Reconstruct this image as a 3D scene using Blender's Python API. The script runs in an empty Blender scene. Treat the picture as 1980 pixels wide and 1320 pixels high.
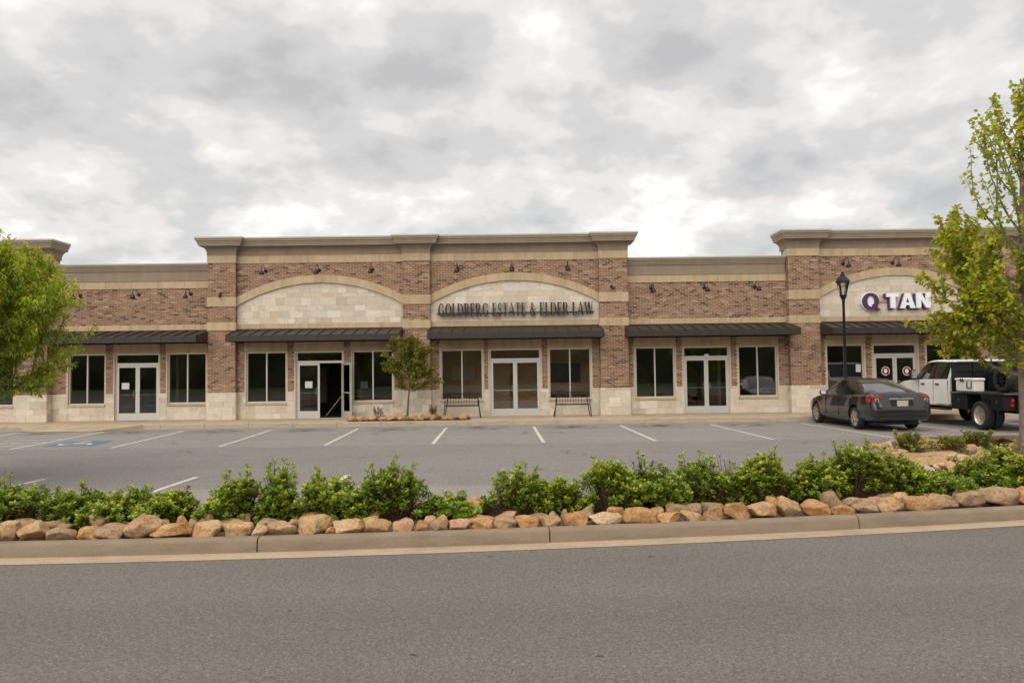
import bpy, bmesh, math, random
import numpy as np
from mathutils import Vector, Matrix, noise

# ------------------------------------------------------------------ camera, sky, sun, exposure
S = bpy.context.scene
COL = S.collection
FPX, CX, CY, HC = 1450.0, 990.0, 660.0, 1.8          # focal length and centre in photo pixels, eye height
_p, _r = math.atan(58 / FPX), math.atan(.0128)
FW = Vector((0, math.cos(_p), math.sin(_p)))
_r0 = Vector((1, 0, 0)); _u0 = _r0.cross(FW)
RT = _r0 * math.cos(_r) - _u0 * math.sin(_r)
UP = RT.cross(FW)
cam_d = bpy.data.cameras.new('camera'); cam = bpy.data.objects.new('camera', cam_d); COL.objects.link(cam)
cam_d.sensor_width = 36; cam_d.lens = FPX / 1980 * 36; cam_d.clip_start = .05; cam_d.clip_end = 3000
M = Matrix((RT, UP, -FW)).transposed().to_4x4(); M.translation = (0, 0, HC); cam.matrix_world = M
S.camera = cam

SUN_EL, SUN_AZ = math.radians(50), math.radians(-152)   # behind the camera, a little to the left
SUN_STR, SKY_GAIN, EXPO = 1.5, 1.0, 1.0
w = bpy.data.worlds.new('World'); S.world = w; w.use_nodes = True
def build_world():
    nt = w.node_tree; nt.nodes.clear(); N = nt.nodes.new; L = nt.links.new
    out = N('ShaderNodeOutputWorld'); bg = N('ShaderNodeBackground'); L(bg.outputs[0], out.inputs[0])
    tc = N('ShaderNodeTexCoord'); sep = N('ShaderNodeSeparateXYZ'); L(tc.outputs['Generated'], sep.inputs[0])
    def math_(op, a, b=None, c=None):
        m = N('ShaderNodeMath'); m.operation = op
        for i, v in enumerate((a, b, c)):
            if v is None: continue
            if isinstance(v, (int, float)): m.inputs[i].default_value = v
            else: L(v, m.inputs[i])
        return m.outputs[0]
    zz = math_('ADD', math_('MAXIMUM', sep.outputs[2], 0.0), 0.32)
    px = math_('DIVIDE', sep.outputs[0], zz); py = math_('DIVIDE', sep.outputs[1], zz)
    cmb = N('ShaderNodeCombineXYZ'); L(px, cmb.inputs[0]); L(py, cmb.inputs[1]); cmb.inputs[2].default_value = 3.7
    def nz(scale, detail, rough, dist=0.0, off=0.0, stretch=(1, 1, 1)):
        mp = N('ShaderNodeMapping'); mp.inputs['Location'].default_value = (off, off * .7, off * .3); mp.inputs['Scale'].default_value = stretch
        L(cmb.outputs[0], mp.inputs[0])
        n = N('ShaderNodeTexNoise'); n.inputs['Scale'].default_value = scale; n.inputs['Detail'].default_value = detail
        n.inputs['Roughness'].default_value = rough; n.inputs['Distortion'].default_value = dist
        L(mp.outputs[0], n.inputs['Vector']); return n.outputs['Fac']
    big = nz(1.5, 3, .5, .0, 1.3); mid = nz(3.9, 5, .5, .0, 7.1); fine = nz(12.0, 4, .55, .1, 2.2)
    v = math_('ADD', math_('MULTIPLY', big, .45), math_('ADD', math_('MULTIPLY', mid, .62), math_('MULTIPLY', fine, .19)))
    rmp = N('ShaderNodeValToRGB'); L(v, rmp.inputs[0]); cr = rmp.color_ramp; cr.interpolation = 'EASE'
    cr.elements[0].position = .47; cr.elements[0].color = (.285, .281, .28, 1)
    cr.elements[1].position = .82; cr.elements[1].color = (.74, .725, .70, 1)
    for p_, c_ in ((.58, (.355, .350, .346, 1)), (.652, (.435, .42, .405, 1)), (.738, (.545, .53, .51, 1))):
        e = cr.elements.new(p_); e.color = c_
    sky = N('ShaderNodeTexSky'); sky.sky_type = 'NISHITA'; sky.sun_disc = False
    sky.sun_elevation = SUN_EL; sky.sun_rotation = SUN_AZ
    sc = N('ShaderNodeVectorMath'); sc.operation = 'SCALE'; L(sky.outputs[0], sc.inputs[0]); sc.inputs['Scale'].default_value = .08
    mx = N('ShaderNodeMix'); mx.data_type = 'RGBA'; mx.inputs[0].default_value = .95      # almost closed cloud cover
    L(sc.outputs[0], mx.inputs[6]); L(rmp.outputs[0], mx.inputs[7])
    L(mx.outputs[2], bg.inputs[0]); bg.inputs[1].default_value = SKY_GAIN
build_world()
sun_d = bpy.data.lights.new('sun', 'SUN'); sun_d.energy = SUN_STR; sun_d.angle = math.radians(85); sun_d.color = (1, .94, .85)
sun = bpy.data.objects.new('sun', sun_d); COL.objects.link(sun)
_sd = Vector((math.sin(SUN_AZ) * math.cos(SUN_EL), math.cos(SUN_AZ) * math.cos(SUN_EL), math.sin(SUN_EL)))
sun.rotation_euler = (-_sd).to_track_quat('-Z', 'Y').to_euler(); sun.location = (-10, -10, 30)
S.view_settings.view_transform = 'Standard'; S.view_settings.look = 'None'; S.view_settings.gamma = 1
S.view_settings.exposure = EXPO; S.view_settings.use_curve_mapping = False
S.render.engine = 'CYCLES'
S.cycles.max_bounces = 6; S.cycles.transparent_max_bounces = 12; S.cycles.use_denoising = True
try:
    S.cycles.denoiser = 'OPENIMAGEDENOISE'; S.cycles.denoising_input_passes = 'RGB_ALBEDO_NORMAL'
except Exception: pass

# ------------------------------------------------------------------ helpers
def ray(x, y): return FW + RT * ((x - CX) / FPX) + UP * ((CY - y) / FPX)
def P(x, y, Y):                                  # photo pixel -> point on the plane at depth Y
    d = ray(x, y); t = Y / d.y; return Vector((d.x * t, Y, HC + d.z * t))
def G(x, y, z=0):                                # photo pixel -> point on a level surface
    d = ray(x, y); t = (z - HC) / d.z; return Vector((d.x * t, d.y * t, z))

WORLD = {}
def reg(o, loc): WORLD[o.name] = Vector(loc)
def empty(name, loc, label=None, cat=None, group=None):
    o = bpy.data.objects.new(name, None); COL.objects.link(o); o.location = loc; o.empty_display_size = .2
    reg(o, loc); tag(o, label, cat, group); return o
def tag(o, label=None, cat=None, group=None, kind=None):
    if label: o['label'] = label
    if cat: o['category'] = cat
    if group: o['group'] = group
    if kind: o['kind'] = kind
    return o

class MB:
    def __init__(s): s.v = []; s.f = []; s.m = []; s.smooth = False; s.cols = None
    def add(s, vs, fs, mi=0):
        b = len(s.v); s.v += [tuple(v) for v in vs]
        for f in fs: s.f.append(tuple(b + i for i in f)); s.m.append(mi)
        return s
    def box(s, x0, x1, y0, y1, z0, z1, mi=0):
        vs = [(x, y, z) for z in (z0, z1) for y in (y0, y1) for x in (x0, x1)]
        return s.add(vs, [(0, 2, 3, 1), (4, 5, 7, 6), (0, 1, 5, 4), (2, 6, 7, 3), (0, 4, 6, 2), (1, 3, 7, 5)], mi)
    def bevbox(s, x0, x1, y0, y1, z0, z1, b, mi=0):
        vs = []
        for (z, i) in ((z0, b), (z0 + b, 0), (z1 - b, 0), (z1, b)):
            ring = [(x0 + b, y0), (x1 - b, y0), (x1, y0 + b), (x1, y1 - b), (x1 - b, y1), (x0 + b, y1), (x0, y1 - b), (x0, y0 + b)]
            cx, cy = (x0 + x1) / 2, (y0 + y1) / 2
            for (x, y) in ring:
                if i: x = cx + (x - cx) * (1 - 2 * i / max(x1 - x0, 1e-6)); y = cy + (y - cy) * (1 - 2 * i / max(y1 - y0, 1e-6))
                vs.append((x, y, z))
        fs = [tuple(range(7, -1, -1)), tuple(range(24, 32))]
        for k in range(3):
            for i in range(8): j = (i + 1) % 8; fs.append((k * 8 + i, k * 8 + j, k * 8 + 8 + j, k * 8 + 8 + i))
        return s.add(vs, fs, mi)
    def bar(s, a, b, w, d=None, mi=0):           # rectangular bar between two points
        a, b = Vector(a), Vector(b); d = d or w; t = (b - a).normalized()
        u = t.cross(Vector((0, 0, 1)));  u = u.normalized() if u.length > 1e-4 else Vector((1, 0, 0)); n = u.cross(t)
        vs = [p + u * (sx * w / 2) + n * (sz * d / 2) for p in (a, b) for sx, sz in ((-1, -1), (1, -1), (1, 1), (-1, 1))]
        return s.add(vs, [(3, 2, 1, 0), (4, 5, 6, 7), (0, 1, 5, 4), (1, 2, 6, 5), (2, 3, 7, 6), (3, 0, 4, 7)], mi)
    def tube(s, pts, rad, n=8, cap=True, mi=0):
        pts = [Vector(p) for p in pts]; k = len(pts)
        rads = rad if isinstance(rad, (list, tuple)) else [rad] * k
        vs = []; prev = None
        for i, p in enumerate(pts):
            t = (pts[min(i + 1, k - 1)] - pts[max(i - 1, 0)]).normalized()
            if prev is None:
                u = t.cross(Vector((0, 0, 1)));  u = u if u.length > 1e-3 else t.cross(Vector((1, 0, 0)))
            else: u = prev - t * prev.dot(t)
            u.normalize(); prev = u; q = t.cross(u)
            vs += [p + (u * math.cos(2 * math.pi * j / n) + q * math.sin(2 * math.pi * j / n)) * rads[i] for j in range(n)]
        fs = [(i * n + j, i * n + (j + 1) % n, i * n + n + (j + 1) % n, i * n + n + j) for i in range(k - 1) for j in range(n)]
        if cap: fs += [tuple(range(n - 1, -1, -1)), tuple(range((k - 1) * n, k * n))]
        return s.add(vs, fs, mi)
    def lathe(s, prof, c, axis='Z', n=20, mi=0, cap=True):  # prof: (radius, height along axis)
        c = Vector(c); ax = {'X': (Vector((0, 1, 0)), Vector((0, 0, 1)), Vector((1, 0, 0))), 'Y': (Vector((0, 0, 1)), Vector((1, 0, 0)), Vector((0, 1, 0))), 'Z': (Vector((1, 0, 0)), Vector((0, 1, 0)), Vector((0, 0, 1)))}[axis]
        vs = [c + (ax[0] * math.cos(2 * math.pi * j / n) + ax[1] * math.sin(2 * math.pi * j / n)) * r + ax[2] * h for (r, h) in prof for j in range(n)]
        k = len(prof)
        fs = [(i * n + j, i * n + (j + 1) % n, i * n + n + (j + 1) % n, i * n + n + j) for i in range(k - 1) for j in range(n)]
        if cap and prof[0][0] > 1e-5: fs.append(tuple(range(n - 1, -1, -1)))
        if cap and prof[-1][0] > 1e-5: fs.append(tuple(range((k - 1) * n, k * n)))
        return s.add(vs, fs, mi)
    def prism(s, poly, y0, y1, mi=0):             # polygon in (x, z), extruded along y
        n = len(poly); vs = [(x, y0, z) for x, z in poly] + [(x, y1, z) for x, z in poly]
        return s.add(vs, [tuple(range(n)), tuple(range(2 * n - 1, n - 1, -1))] + [(i, n + i, n + (i + 1) % n, (i + 1) % n) for i in range(n)], mi)
    def prismz(s, poly, z0, z1, mi=0):            # polygon in (x, y), extruded along z
        n = len(poly); vs = [(x, y, z0) for x, y in poly] + [(x, y, z1) for x, y in poly]
        return s.add(vs, [tuple(range(n - 1, -1, -1)), tuple(range(n, 2 * n))] + [(i, (i + 1) % n, n + (i + 1) % n, n + i) for i in range(n)], mi)
    def build(s, name, mats, parent=None, smooth=False, origin=None, fixn=False):
        if not isinstance(mats, (list, tuple)): mats = [mats]
        v = np.array(s.v, dtype=float)
        if origin is None: lo, hi = v.min(0), v.max(0); o = Vector(((lo[0] + hi[0]) / 2, (lo[1] + hi[1]) / 2, lo[2]))
        else: o = Vector(origin)
        me = bpy.data.meshes.new(name); me.from_pydata([tuple(p) for p in (v - np.array(o))], [], s.f)
        for m in mats: me.materials.append(m)
        if len(mats) > 1: me.polygons.foreach_set('material_index', s.m)
        if s.cols is not None:
            a = me.color_attributes.new('Col', 'FLOAT_COLOR', 'CORNER'); cc = np.ones((len(me.loops), 4))
            tot = np.empty(len(me.polygons), dtype=int); me.polygons.foreach_get('loop_total', tot)
            cc[:, :3] = np.repeat(np.array(s.cols), tot, axis=0); a.data.foreach_set('color', cc.ravel())
        if fixn:
            bm = bmesh.new(); bm.from_mesh(me); bmesh.ops.recalc_face_normals(bm, faces=bm.faces); bm.to_mesh(me); bm.free()
        me.polygons.foreach_set('use_smooth', [smooth] * len(me.polygons)); me.update()
        ob = bpy.data.objects.new(name, me); COL.objects.link(ob); reg(ob, o)
        if parent is not None: ob.parent = parent; ob.location = o - WORLD[parent.name]
        else: ob.location = o
        return ob

def auto_smooth(o, ang=35):
    me = o.data; me.polygons.foreach_set('use_smooth', [True] * len(me.polygons))
    bm = bmesh.new(); bm.from_mesh(me)
    for e in bm.edges:
        if len(e.link_faces) == 2 and e.calc_face_angle(0) > math.radians(ang): e.smooth = False
    bm.to_mesh(me); bm.free(); return o

def clone(o, loc, parent=None, color=None, rot=None):
    c = o.copy(); COL.objects.link(c); c.location = loc
    if parent is not None: c.parent = parent
    if color is not None: c.color = (*color, 1)
    if rot is not None: c.rotation_euler = rot
    return c

# ------------------------------------------------------------------ materials
def new_mat(name):
    m = bpy.data.materials.new(name); m.use_nodes = True; nt = m.node_tree
    return m, nt, nt.nodes['Principled BSDF']
def nmath(nt, op, a, b=None, clamp=False):
    m = nt.nodes.new('ShaderNodeMath'); m.operation = op; m.use_clamp = clamp
    for i, v in enumerate((a, b)):
        if v is None: continue
        if isinstance(v, (int, float)): m.inputs[i].default_value = v
        else: nt.links.new(v, m.inputs[i])
    return m.outputs[0]
def coords(nt, kind='Object'):
    t = nt.nodes.new('ShaderNodeTexCoord'); return t.outputs[kind]
def wpos(nt):
    return nt.nodes.new('ShaderNodeNewGeometry').outputs['Position']
def tnoise(nt, vec, scale, detail=4, rough=.55, stretch=None, dist=0):
    if stretch:
        mp = nt.nodes.new('ShaderNodeMapping'); mp.inputs['Scale'].default_value = stretch; nt.links.new(vec, mp.inputs[0]); vec = mp.outputs[0]
    n = nt.nodes.new('ShaderNodeTexNoise'); n.inputs['Scale'].default_value = scale; n.inputs['Detail'].default_value = detail
    n.inputs['Roughness'].default_value = rough; n.inputs['Distortion'].default_value = dist
    nt.links.new(vec, n.inputs['Vector']); return n.outputs['Fac']
def tvor(nt, vec, scale, out='Color', feature='F1'):
    n = nt.nodes.new('ShaderNodeTexVoronoi'); n.inputs['Scale'].default_value = scale; n.feature = feature
    nt.links.new(vec, n.inputs['Vector']); return n.outputs[out]
def ramp(nt, fac, stops, interp='LINEAR'):
    r = nt.nodes.new('ShaderNodeValToRGB'); nt.links.new(fac, r.inputs[0]); cr = r.color_ramp; cr.interpolation = interp
    for i, (p, c) in enumerate(stops):
        c = (c, c, c, 1) if isinstance(c, (int, float)) else (*c, 1)
        if i < 2: cr.elements[i].position = p; cr.elements[i].color = c
        else: e = cr.elements.new(p); e.color = c
    return r.outputs[0]
def mixc(nt, fac, a, b, mode='MIX'):
    m = nt.nodes.new('ShaderNodeMix'); m.data_type = 'RGBA'; m.blend_type = mode
    for i, v in ((0, fac), (6, a), (7, b)):
        if isinstance(v, (int, float)): m.inputs[i].default_value = v
        elif isinstance(v, tuple): m.inputs[i].default_value = (*v, 1)
        else: nt.links.new(v, m.inputs[i])
    return m.outputs[2]
def bump(nt, b, height, strength=.3, dist=.01):
    n = nt.nodes.new('ShaderNodeBump'); n.inputs['Strength'].default_value = strength; n.inputs['Distance'].default_value = dist
    nt.links.new(height, n.inputs['Height']); nt.links.new(n.outputs[0], b.inputs['Normal'])
def simple(name, col, rough=.6, metal=0, var=.0, scale=8, bmp=0, coat=0, spec=None, world=False):
    m, nt, b = new_mat(name); b.inputs['Roughness'].default_value = rough; b.inputs['Metallic'].default_value = metal
    b.inputs['Base Color'].default_value = (*col, 1); b.inputs['Coat Weight'].default_value = coat
    if spec is not None: b.inputs['Specular IOR Level'].default_value = spec
    if var or bmp:
        vec = wpos(nt) if world else coords(nt); n = tnoise(nt, vec, scale, 5, .6)
        if var:
            c = mixc(nt, 1.0, col, ramp(nt, n, ((.25, 1 - var), (.75, 1 + var))), 'MULTIPLY'); nt.links.new(c, b.inputs['Base Color'])
        if bmp: bump(nt, b, tnoise(nt, vec, scale * 6, 4), bmp, .004)
    return m

def objcolor(name, rough=.85, scale=14, var=.25, bmp=.4, bscale=40, attr=False, dist=.006, extra=None):
    m, nt, b = new_mat(name); b.inputs['Roughness'].default_value = rough; b.inputs['Specular IOR Level'].default_value = .25
    if attr: a = nt.nodes.new('ShaderNodeAttribute'); a.attribute_name = 'Col'; base = a.outputs['Color']
    else: a = nt.nodes.new('ShaderNodeObjectInfo'); base = a.outputs['Color']
    vec = wpos(nt); n = tnoise(nt, vec, scale, 5, .6)
    c = mixc(nt, 1.0, base, ramp(nt, n, ((.25, 1 - var), (.78, 1 + var))), 'MULTIPLY')
    if extra: c = extra(nt, vec, c)
    nt.links.new(c, b.inputs['Base Color'])
    bump(nt, b, tnoise(nt, vec, bscale, 6, .65), bmp, dist)
    return m
def rock_extra(nt, vec, c):
    st = tnoise(nt, vec, 5, 5, .65, (1, 1, 3.5), .6)
    c = mixc(nt, ramp(nt, st, ((.50, 0.0), (.68, .65))), c, (.50, .38, .25))
    iron = tnoise(nt, vec, 4.1, 4, .6, None, .8)
    c = mixc(nt, ramp(nt, iron, ((.55, 0.0), (.72, .55))), c, (.36, .15, .055))
    dk = tnoise(nt, vec, 34, 5, .7)
    return mixc(nt, 1.0, c, ramp(nt, dk, ((.32, .45), (.52, 1.0))), 'MULTIPLY')
def cream_extra(nt, vec, c):
    st = tnoise(nt, vec, 2.4, 6, .65, (2.0, 2.0, .22))
    return mixc(nt, 1.0, c, ramp(nt, st, ((.28, .80), (.55, 1.03))), 'MULTIPLY')
def trav_extra(nt, vec, c):
    v = tnoise(nt, vec, 6, 6, .72, (1, 1, 1.6), .9)
    c = mixc(nt, ramp(nt, v, ((.57, 0.0), (.72, .5))), c, (.40, .28, .20))
    return c
MAT = {}
MAT['brick'] = objcolor('brick', .9, 30, .22, .5, 90)
MAT['brick_a'] = objcolor('brick_mass', .9, 30, .22, .5, 90, attr=True)
MAT['tile'] = objcolor('travertine', .75, 7, .10, .25, 30, extra=trav_extra, dist=.003)
MAT['tile_a'] = objcolor('travertine_mass', .75, 7, .10, .25, 30, attr=True, extra=trav_extra, dist=.003)
MAT['rock'] = objcolor('rock', .9, 9, .22, .8, 38, extra=rock_extra, dist=.012)
MAT['mortar'] = simple('mortar', (.60, .48, .36), .95, var=.15, scale=20, bmp=.3, world=True)
MAT['grout'] = simple('grout', (.50, .41, .31), .95, var=.1, scale=15, world=True)
MAT['cream'] = objcolor('cream_stone', .85, 3, .08, .25, 60, dist=.003, extra=cream_extra)
def streaked(name, col, amt):
    m, nt, b = new_mat(name); b.inputs['Roughness'].default_value = .9; vec = wpos(nt)
    st = ramp(nt, tnoise(nt, vec, 2.2, 6, .65, (1.6, 1.6, .16)), ((.30, 1 - amt), (.62, 1.0 + amt * .25)))
    c = mixc(nt, 1.0, col, st, 'MULTIPLY'); c = mixc(nt, 1.0, c, ramp(nt, tnoise(nt, vec, 1.1, 3), ((.3, .95), (.7, 1.05))), 'MULTIPLY')
    nt.links.new(c, b.inputs['Base Color']); bump(nt, b, tnoise(nt, vec, 70, 4), .25, .003); return m
MAT['taupe'] = streaked('taupe_stucco', (.27, .208, .148), .16); MAT['taupe_l'] = streaked('cornice_paint', (.33, .265, .195), .12)
MAT['cap_metal'] = simple('parapet_cap', (.42, .40, .33), .45, var=.04)
MAT['awning'] = simple('awning_metal', (.028, .020, .016), .5, .1, var=.12, scale=2.5, world=True)
MAT['alu'] = simple('anodised_frame', (.60, .58, .54), .42, .35, var=.05, scale=3)
MAT['kick'] = simple('kick_plate', (.62, .61, .58), .35, .45, var=.05, scale=3)
MAT['black'] = simple('black_metal', (.012, .012, .013), .45, .3)
MAT['blackpaint'] = simple('black_sign_paint', (.007, .006, .006), .4)
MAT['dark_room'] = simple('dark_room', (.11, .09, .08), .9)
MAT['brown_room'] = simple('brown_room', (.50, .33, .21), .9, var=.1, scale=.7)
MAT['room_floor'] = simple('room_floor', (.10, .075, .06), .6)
MAT['wood'] = simple('brown_wood', (.20, .09, .035), .5, var=.2, scale=6)
MAT['paper'] = simple('paper', (.62, .63, .65), .8)
MAT['yellow'] = simple('yellow_plastic', (.30, .22, .03), .6)
MAT['concrete'] = simple('sidewalk_concrete', (.37, .285, .19), .92, var=.16, scale=1.6, bmp=.3, world=True)
MAT['soil'] = simple('mulch', (.115, .07, .04), .98, var=.4, scale=12, bmp=1.0, world=True)
MAT['grass'] = simple('grass', (.06, .085, .025), .95, var=.4, scale=3, world=True)
MAT['roof'] = simple('roof_membrane', (.3, .3, .29), .9)
MAT['white_sign'] = simple('white_sign_face', (.80, .81, .84), .35)
MAT['purple'] = simple('purple_sign', (.070, .022, .075), .35)
MAT['chrome'] = simple('chrome', (.75, .75, .76), .15, 1)
MAT['tyre'] = simple('tyre_rubber', (.018, .017, .017), .85)
MAT['rimm'] = simple('alloy_rim', (.52, .46, .38), .35, .7)
MAT['polished'] = simple('polished_steel', (.56, .50, .43), .32, .7)
MAT['carpaint'] = simple('charcoal_car_paint', (.026, .022, .024), .32, .5, coat=.9)
MAT['carplastic'] = simple('dark_plastic', (.018, .018, .02), .55)
MAT['truckwhite'] = simple('white_truck_paint', (.74, .73, .70), .28, coat=.8)
MAT['cooler'] = simple('cooler_plastic', (.72, .70, .64), .5)
MAT['red'] = simple('tail_lamp_red', (.32, .012, .010), .15, coat=1)
MAT['amber'] = simple('amber_lens', (.38, .10, .02), .15, coat=1)
MAT['clear'] = simple('clear_lens', (.6, .58, .55), .1, coat=1)
MAT['plate'] = simple('licence_plate', (.50, .46, .36), .5, var=.3, scale=20)
MAT['bark'] = simple('grey_bark', (.20, .155, .115), .95, var=.3, scale=9, bmp=.8)
MAT['bark2'] = simple('brown_bark', (.13, .09, .06), .95, var=.3, scale=15, bmp=.8)
MAT['twig'] = simple('twig', (.10, .055, .03), .9)
MAT['lens'] = simple('lantern_glass', (.55, .52, .45), .15, 0)
MAT['lens'].node_tree.nodes['Principled BSDF'].inputs['Transmission Weight'].default_value = .75

def asphalt(name, base, lot):
    m, nt, b = new_mat(name); b.inputs['Roughness'].default_value = .92; b.inputs['Specular IOR Level'].default_value = .3
    vec = wpos(nt)
    spk = nmath(nt, 'MULTIPLY', 1.0, tvor(nt, vec, 95 if not lot else 60, 'Color'))
    s1 = ramp(nt, spk, ((.0, .72), (.5, .96), (.84, 1.10), (1.0, 1.5)) if lot else ((.0, .60), (.5, .94), (.84, 1.16), (1.0, 1.8)))
    n2 = ramp(nt, tnoise(nt, vec, 32, 4, .7), ((.25, .66), (.75, 1.34)))
    n3 = ramp(nt, tnoise(nt, vec, .45, 4, .6), ((.3, .95), (.7, 1.05)))
    warm = mixc(nt, ramp(nt, tnoise(nt, vec, 150, 2, .5), ((.50, 0.0), (.70, .6))), base, (base[0] * 1.18, base[1] * 1.06, base[2] * .86))
    c = mixc(nt, 1.0, warm, s1, 'MULTIPLY'); c = mixc(nt, 1.0, c, n2, 'MULTIPLY'); c = mixc(nt, 1.0, c, n3, 'MULTIPLY')
    sp = nt.nodes.new('ShaderNodeSeparateXYZ'); nt.links.new(vec, sp.inputs[0])
    if lot:
        wob = nmath(nt, 'MULTIPLY', nmath(nt, 'SUBTRACT', tnoise(nt, vec, .6, 4), .5), .5)
        y = nmath(nt, 'ADD', sp.outputs[1], wob)
        band = ramp(nt, nmath(nt, 'DIVIDE', y, 30.0), ((0, 1.22), (12.0 / 30, 1.22), (12.12 / 30, .97), (18.9 / 30, .97), (19.0 / 30, 1.12), (1, 1.12)))
        c = mixc(nt, 1.0, c, band, 'MULTIPLY')
        streak = ramp(nt, tnoise(nt, vec, 1.0, 5, .6, (.25, 2.6, 1)), ((.35, .96), (.65, 1.03))); c = mixc(nt, 1.0, c, streak, 'MULTIPLY')
        # oil drips where engines stand, between the bay lines and near the kerb
        saw = nmath(nt, 'ABSOLUTE', nmath(nt, 'SUBTRACT', nmath(nt, 'FRACT', nmath(nt, 'DIVIDE', nmath(nt, 'ADD', sp.outputs[0], 30.82), 2.84)), .5))
        inx = nmath(nt, 'SUBTRACT', 1.0, nmath(nt, 'MULTIPLY', saw, 2.6), True)
        iny = nmath(nt, 'SUBTRACT', 1.0, nmath(nt, 'ABSOLUTE', nmath(nt, 'MULTIPLY', nmath(nt, 'SUBTRACT', y, 24.3), .9)), True)
        oil = nmath(nt, 'MULTIPLY', nmath(nt, 'MULTIPLY', inx, iny), ramp(nt, tnoise(nt, vec, 2.2, 5, .7), ((.42, 0.0), (.62, 1.0))), True)
        c = mixc(nt, nmath(nt, 'MULTIPLY', oil, 1.3, True), c, (.035, .03, .028))
    else:
        tr = ramp(nt, tnoise(nt, vec, .5, 3, .5, (.12, 2.0, 1)), ((.35, .93), (.65, 1.06))); c = mixc(nt, 1.0, c, tr, 'MULTIPLY')
    # hairline cracks, a few per bay
    wv = nt.nodes.new('ShaderNodeVectorMath'); wv.operation = 'ADD'; nt.links.new(vec, wv.inputs[0])
    nn = nt.nodes.new('ShaderNodeTexNoise'); nn.inputs['Scale'].default_value = 1.7; nn.inputs['Detail'].default_value = 5; nt.links.new(vec, nn.inputs['Vector']); nt.links.new(nn.outputs['Color'], wv.inputs[1])
    ed = tvor(nt, wv.outputs[0], .28 if lot else .17, 'Distance', 'DISTANCE_TO_EDGE')
    ck = nmath(nt, 'MULTIPLY', ramp(nt, ed, ((.0015, 1.0), (.006, 0.0))), ramp(nt, tnoise(nt, vec, .35, 3), ((.50, 0.0), (.58, .75 if lot else .0))))
    c = mixc(nt, ck, c, (.035, .03, .027))
    nt.links.new(c, b.inputs['Base Color'])
    bump(nt, b, tnoise(nt, vec, 120, 3, .7), .7, .008)
    return m
MAT['lot'] = asphalt('lot_asphalt', (.212, .200, .190), True)
MAT['street'] = asphalt('street_asphalt', (.152, .139, .126), False)
def kerb_mat(name, col):
    m, nt, b = new_mat(name); b.inputs['Roughness'].default_value = .92; vec = wpos(nt)
    n = ramp(nt, tnoise(nt, vec, 3.0, 6, .65, (.6, 1, 2.5)), ((.28, .74), (.5, 1.0), (.75, 1.14)))
    c = mixc(nt, 1.0, col, n, 'MULTIPLY'); g = ramp(nt, tnoise(nt, vec, 70, 3, .6), ((.3, .88), (.7, 1.1)))
    c = mixc(nt, 1.0, c, g, 'MULTIPLY'); nt.links.new(c, b.inputs['Base Color']); bump(nt, b, tnoise(nt, vec, 80, 4), .35, .004); return m
MAT['kerb'] = kerb_mat('kerb_concrete', (.225, .168, .118)); MAT['gutter'] = kerb_mat('gutter_concrete', (.37, .28, .19))
MAT['lotkerb'] = kerb_mat('lot_kerb_concrete', (.42, .34, .25))
def paint(name, col, wear=.5):
    m, nt, b = new_mat(name); b.inputs['Roughness'].default_value = .8; vec = wpos(nt)
    f = ramp(nt, tnoise(nt, vec, 9, 6, .75), ((.30, wear), (.55, 0.0)))
    c = mixc(nt, f, col, (.15, .14, .125)); nt.links.new(c, b.inputs['Base Color']); return m
MAT['white_paint'] = paint('white_road_paint', (.60, .57, .51), .8); MAT['blue_paint'] = paint('blue_road_paint', (.07, .15, .24), .85)
def glass(name, tint, refl=1.0, rough=.0):
    m, nt, b = new_mat(name); nt.nodes.remove(b); o = nt.nodes['Material Output']; N = nt.nodes.new
    tr = N('ShaderNodeBsdfTransparent'); tr.inputs[0].default_value = (*tint, 1)
    gl = N('ShaderNodeBsdfGlossy'); gl.inputs['Roughness'].default_value = rough; gl.inputs[0].default_value = (refl, refl, refl, 1)
    fr = N('ShaderNodeFresnel'); fr.inputs[0].default_value = 1.7; mx = N('ShaderNodeMixShader')
    nt.links.new(fr.outputs[0], mx.inputs[0]); nt.links.new(tr.outputs[0], mx.inputs[1]); nt.links.new(gl.outputs[0], mx.inputs[2]); nt.links.new(mx.outputs[0], o.inputs[0]); return m
MAT['glass'] = glass('window_glass', (.74, .73, .71)); MAT['clearpane'] = glass('office_glass', (.97, .96, .95)); MAT['carglass'] = simple('tinted_car_glass', (.012, .015, .014), .06, 0, coat=1); MAT['rearglass'] = simple('rear_screen_glass', (.05, .055, .05), .05, 0, coat=1)
def leafmat(name, trans=.45, rough=.5):
    m, nt, b = new_mat(name); o = nt.nodes['Material Output']; N = nt.nodes.new
    a = N('ShaderNodeAttribute'); a.attribute_name = 'Col'; nt.links.new(a.outputs['Color'], b.inputs['Base Color'])
    b.inputs['Roughness'].default_value = rough; b.inputs['Specular IOR Level'].default_value = .35
    t = N('ShaderNodeBsdfTranslucent'); tc = mixc(nt, 1.0, a.outputs['Color'], (1.25, 1.15, .55), 'MULTIPLY'); nt.links.new(tc, t.inputs[0])
    mx = N('ShaderNodeMixShader'); mx.inputs[0].default_value = trans
    nt.links.new(b.outputs[0], mx.inputs[1]); nt.links.new(t.outputs[0], mx.inputs[2]); nt.links.new(mx.outputs[0], o.inputs[0]); return m
MAT['leaf'] = leafmat('tree_leaf'); MAT['shrub_leaf'] = leafmat('shrub_leaf', .28, .42)
ORD = ['first','second','third','fourth','fifth','sixth','seventh','eighth','ninth','tenth','eleventh','twelfth','thirteenth','fourteenth','fifteenth','sixteenth','seventeenth','eighteenth','nineteenth','twentieth']
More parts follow.
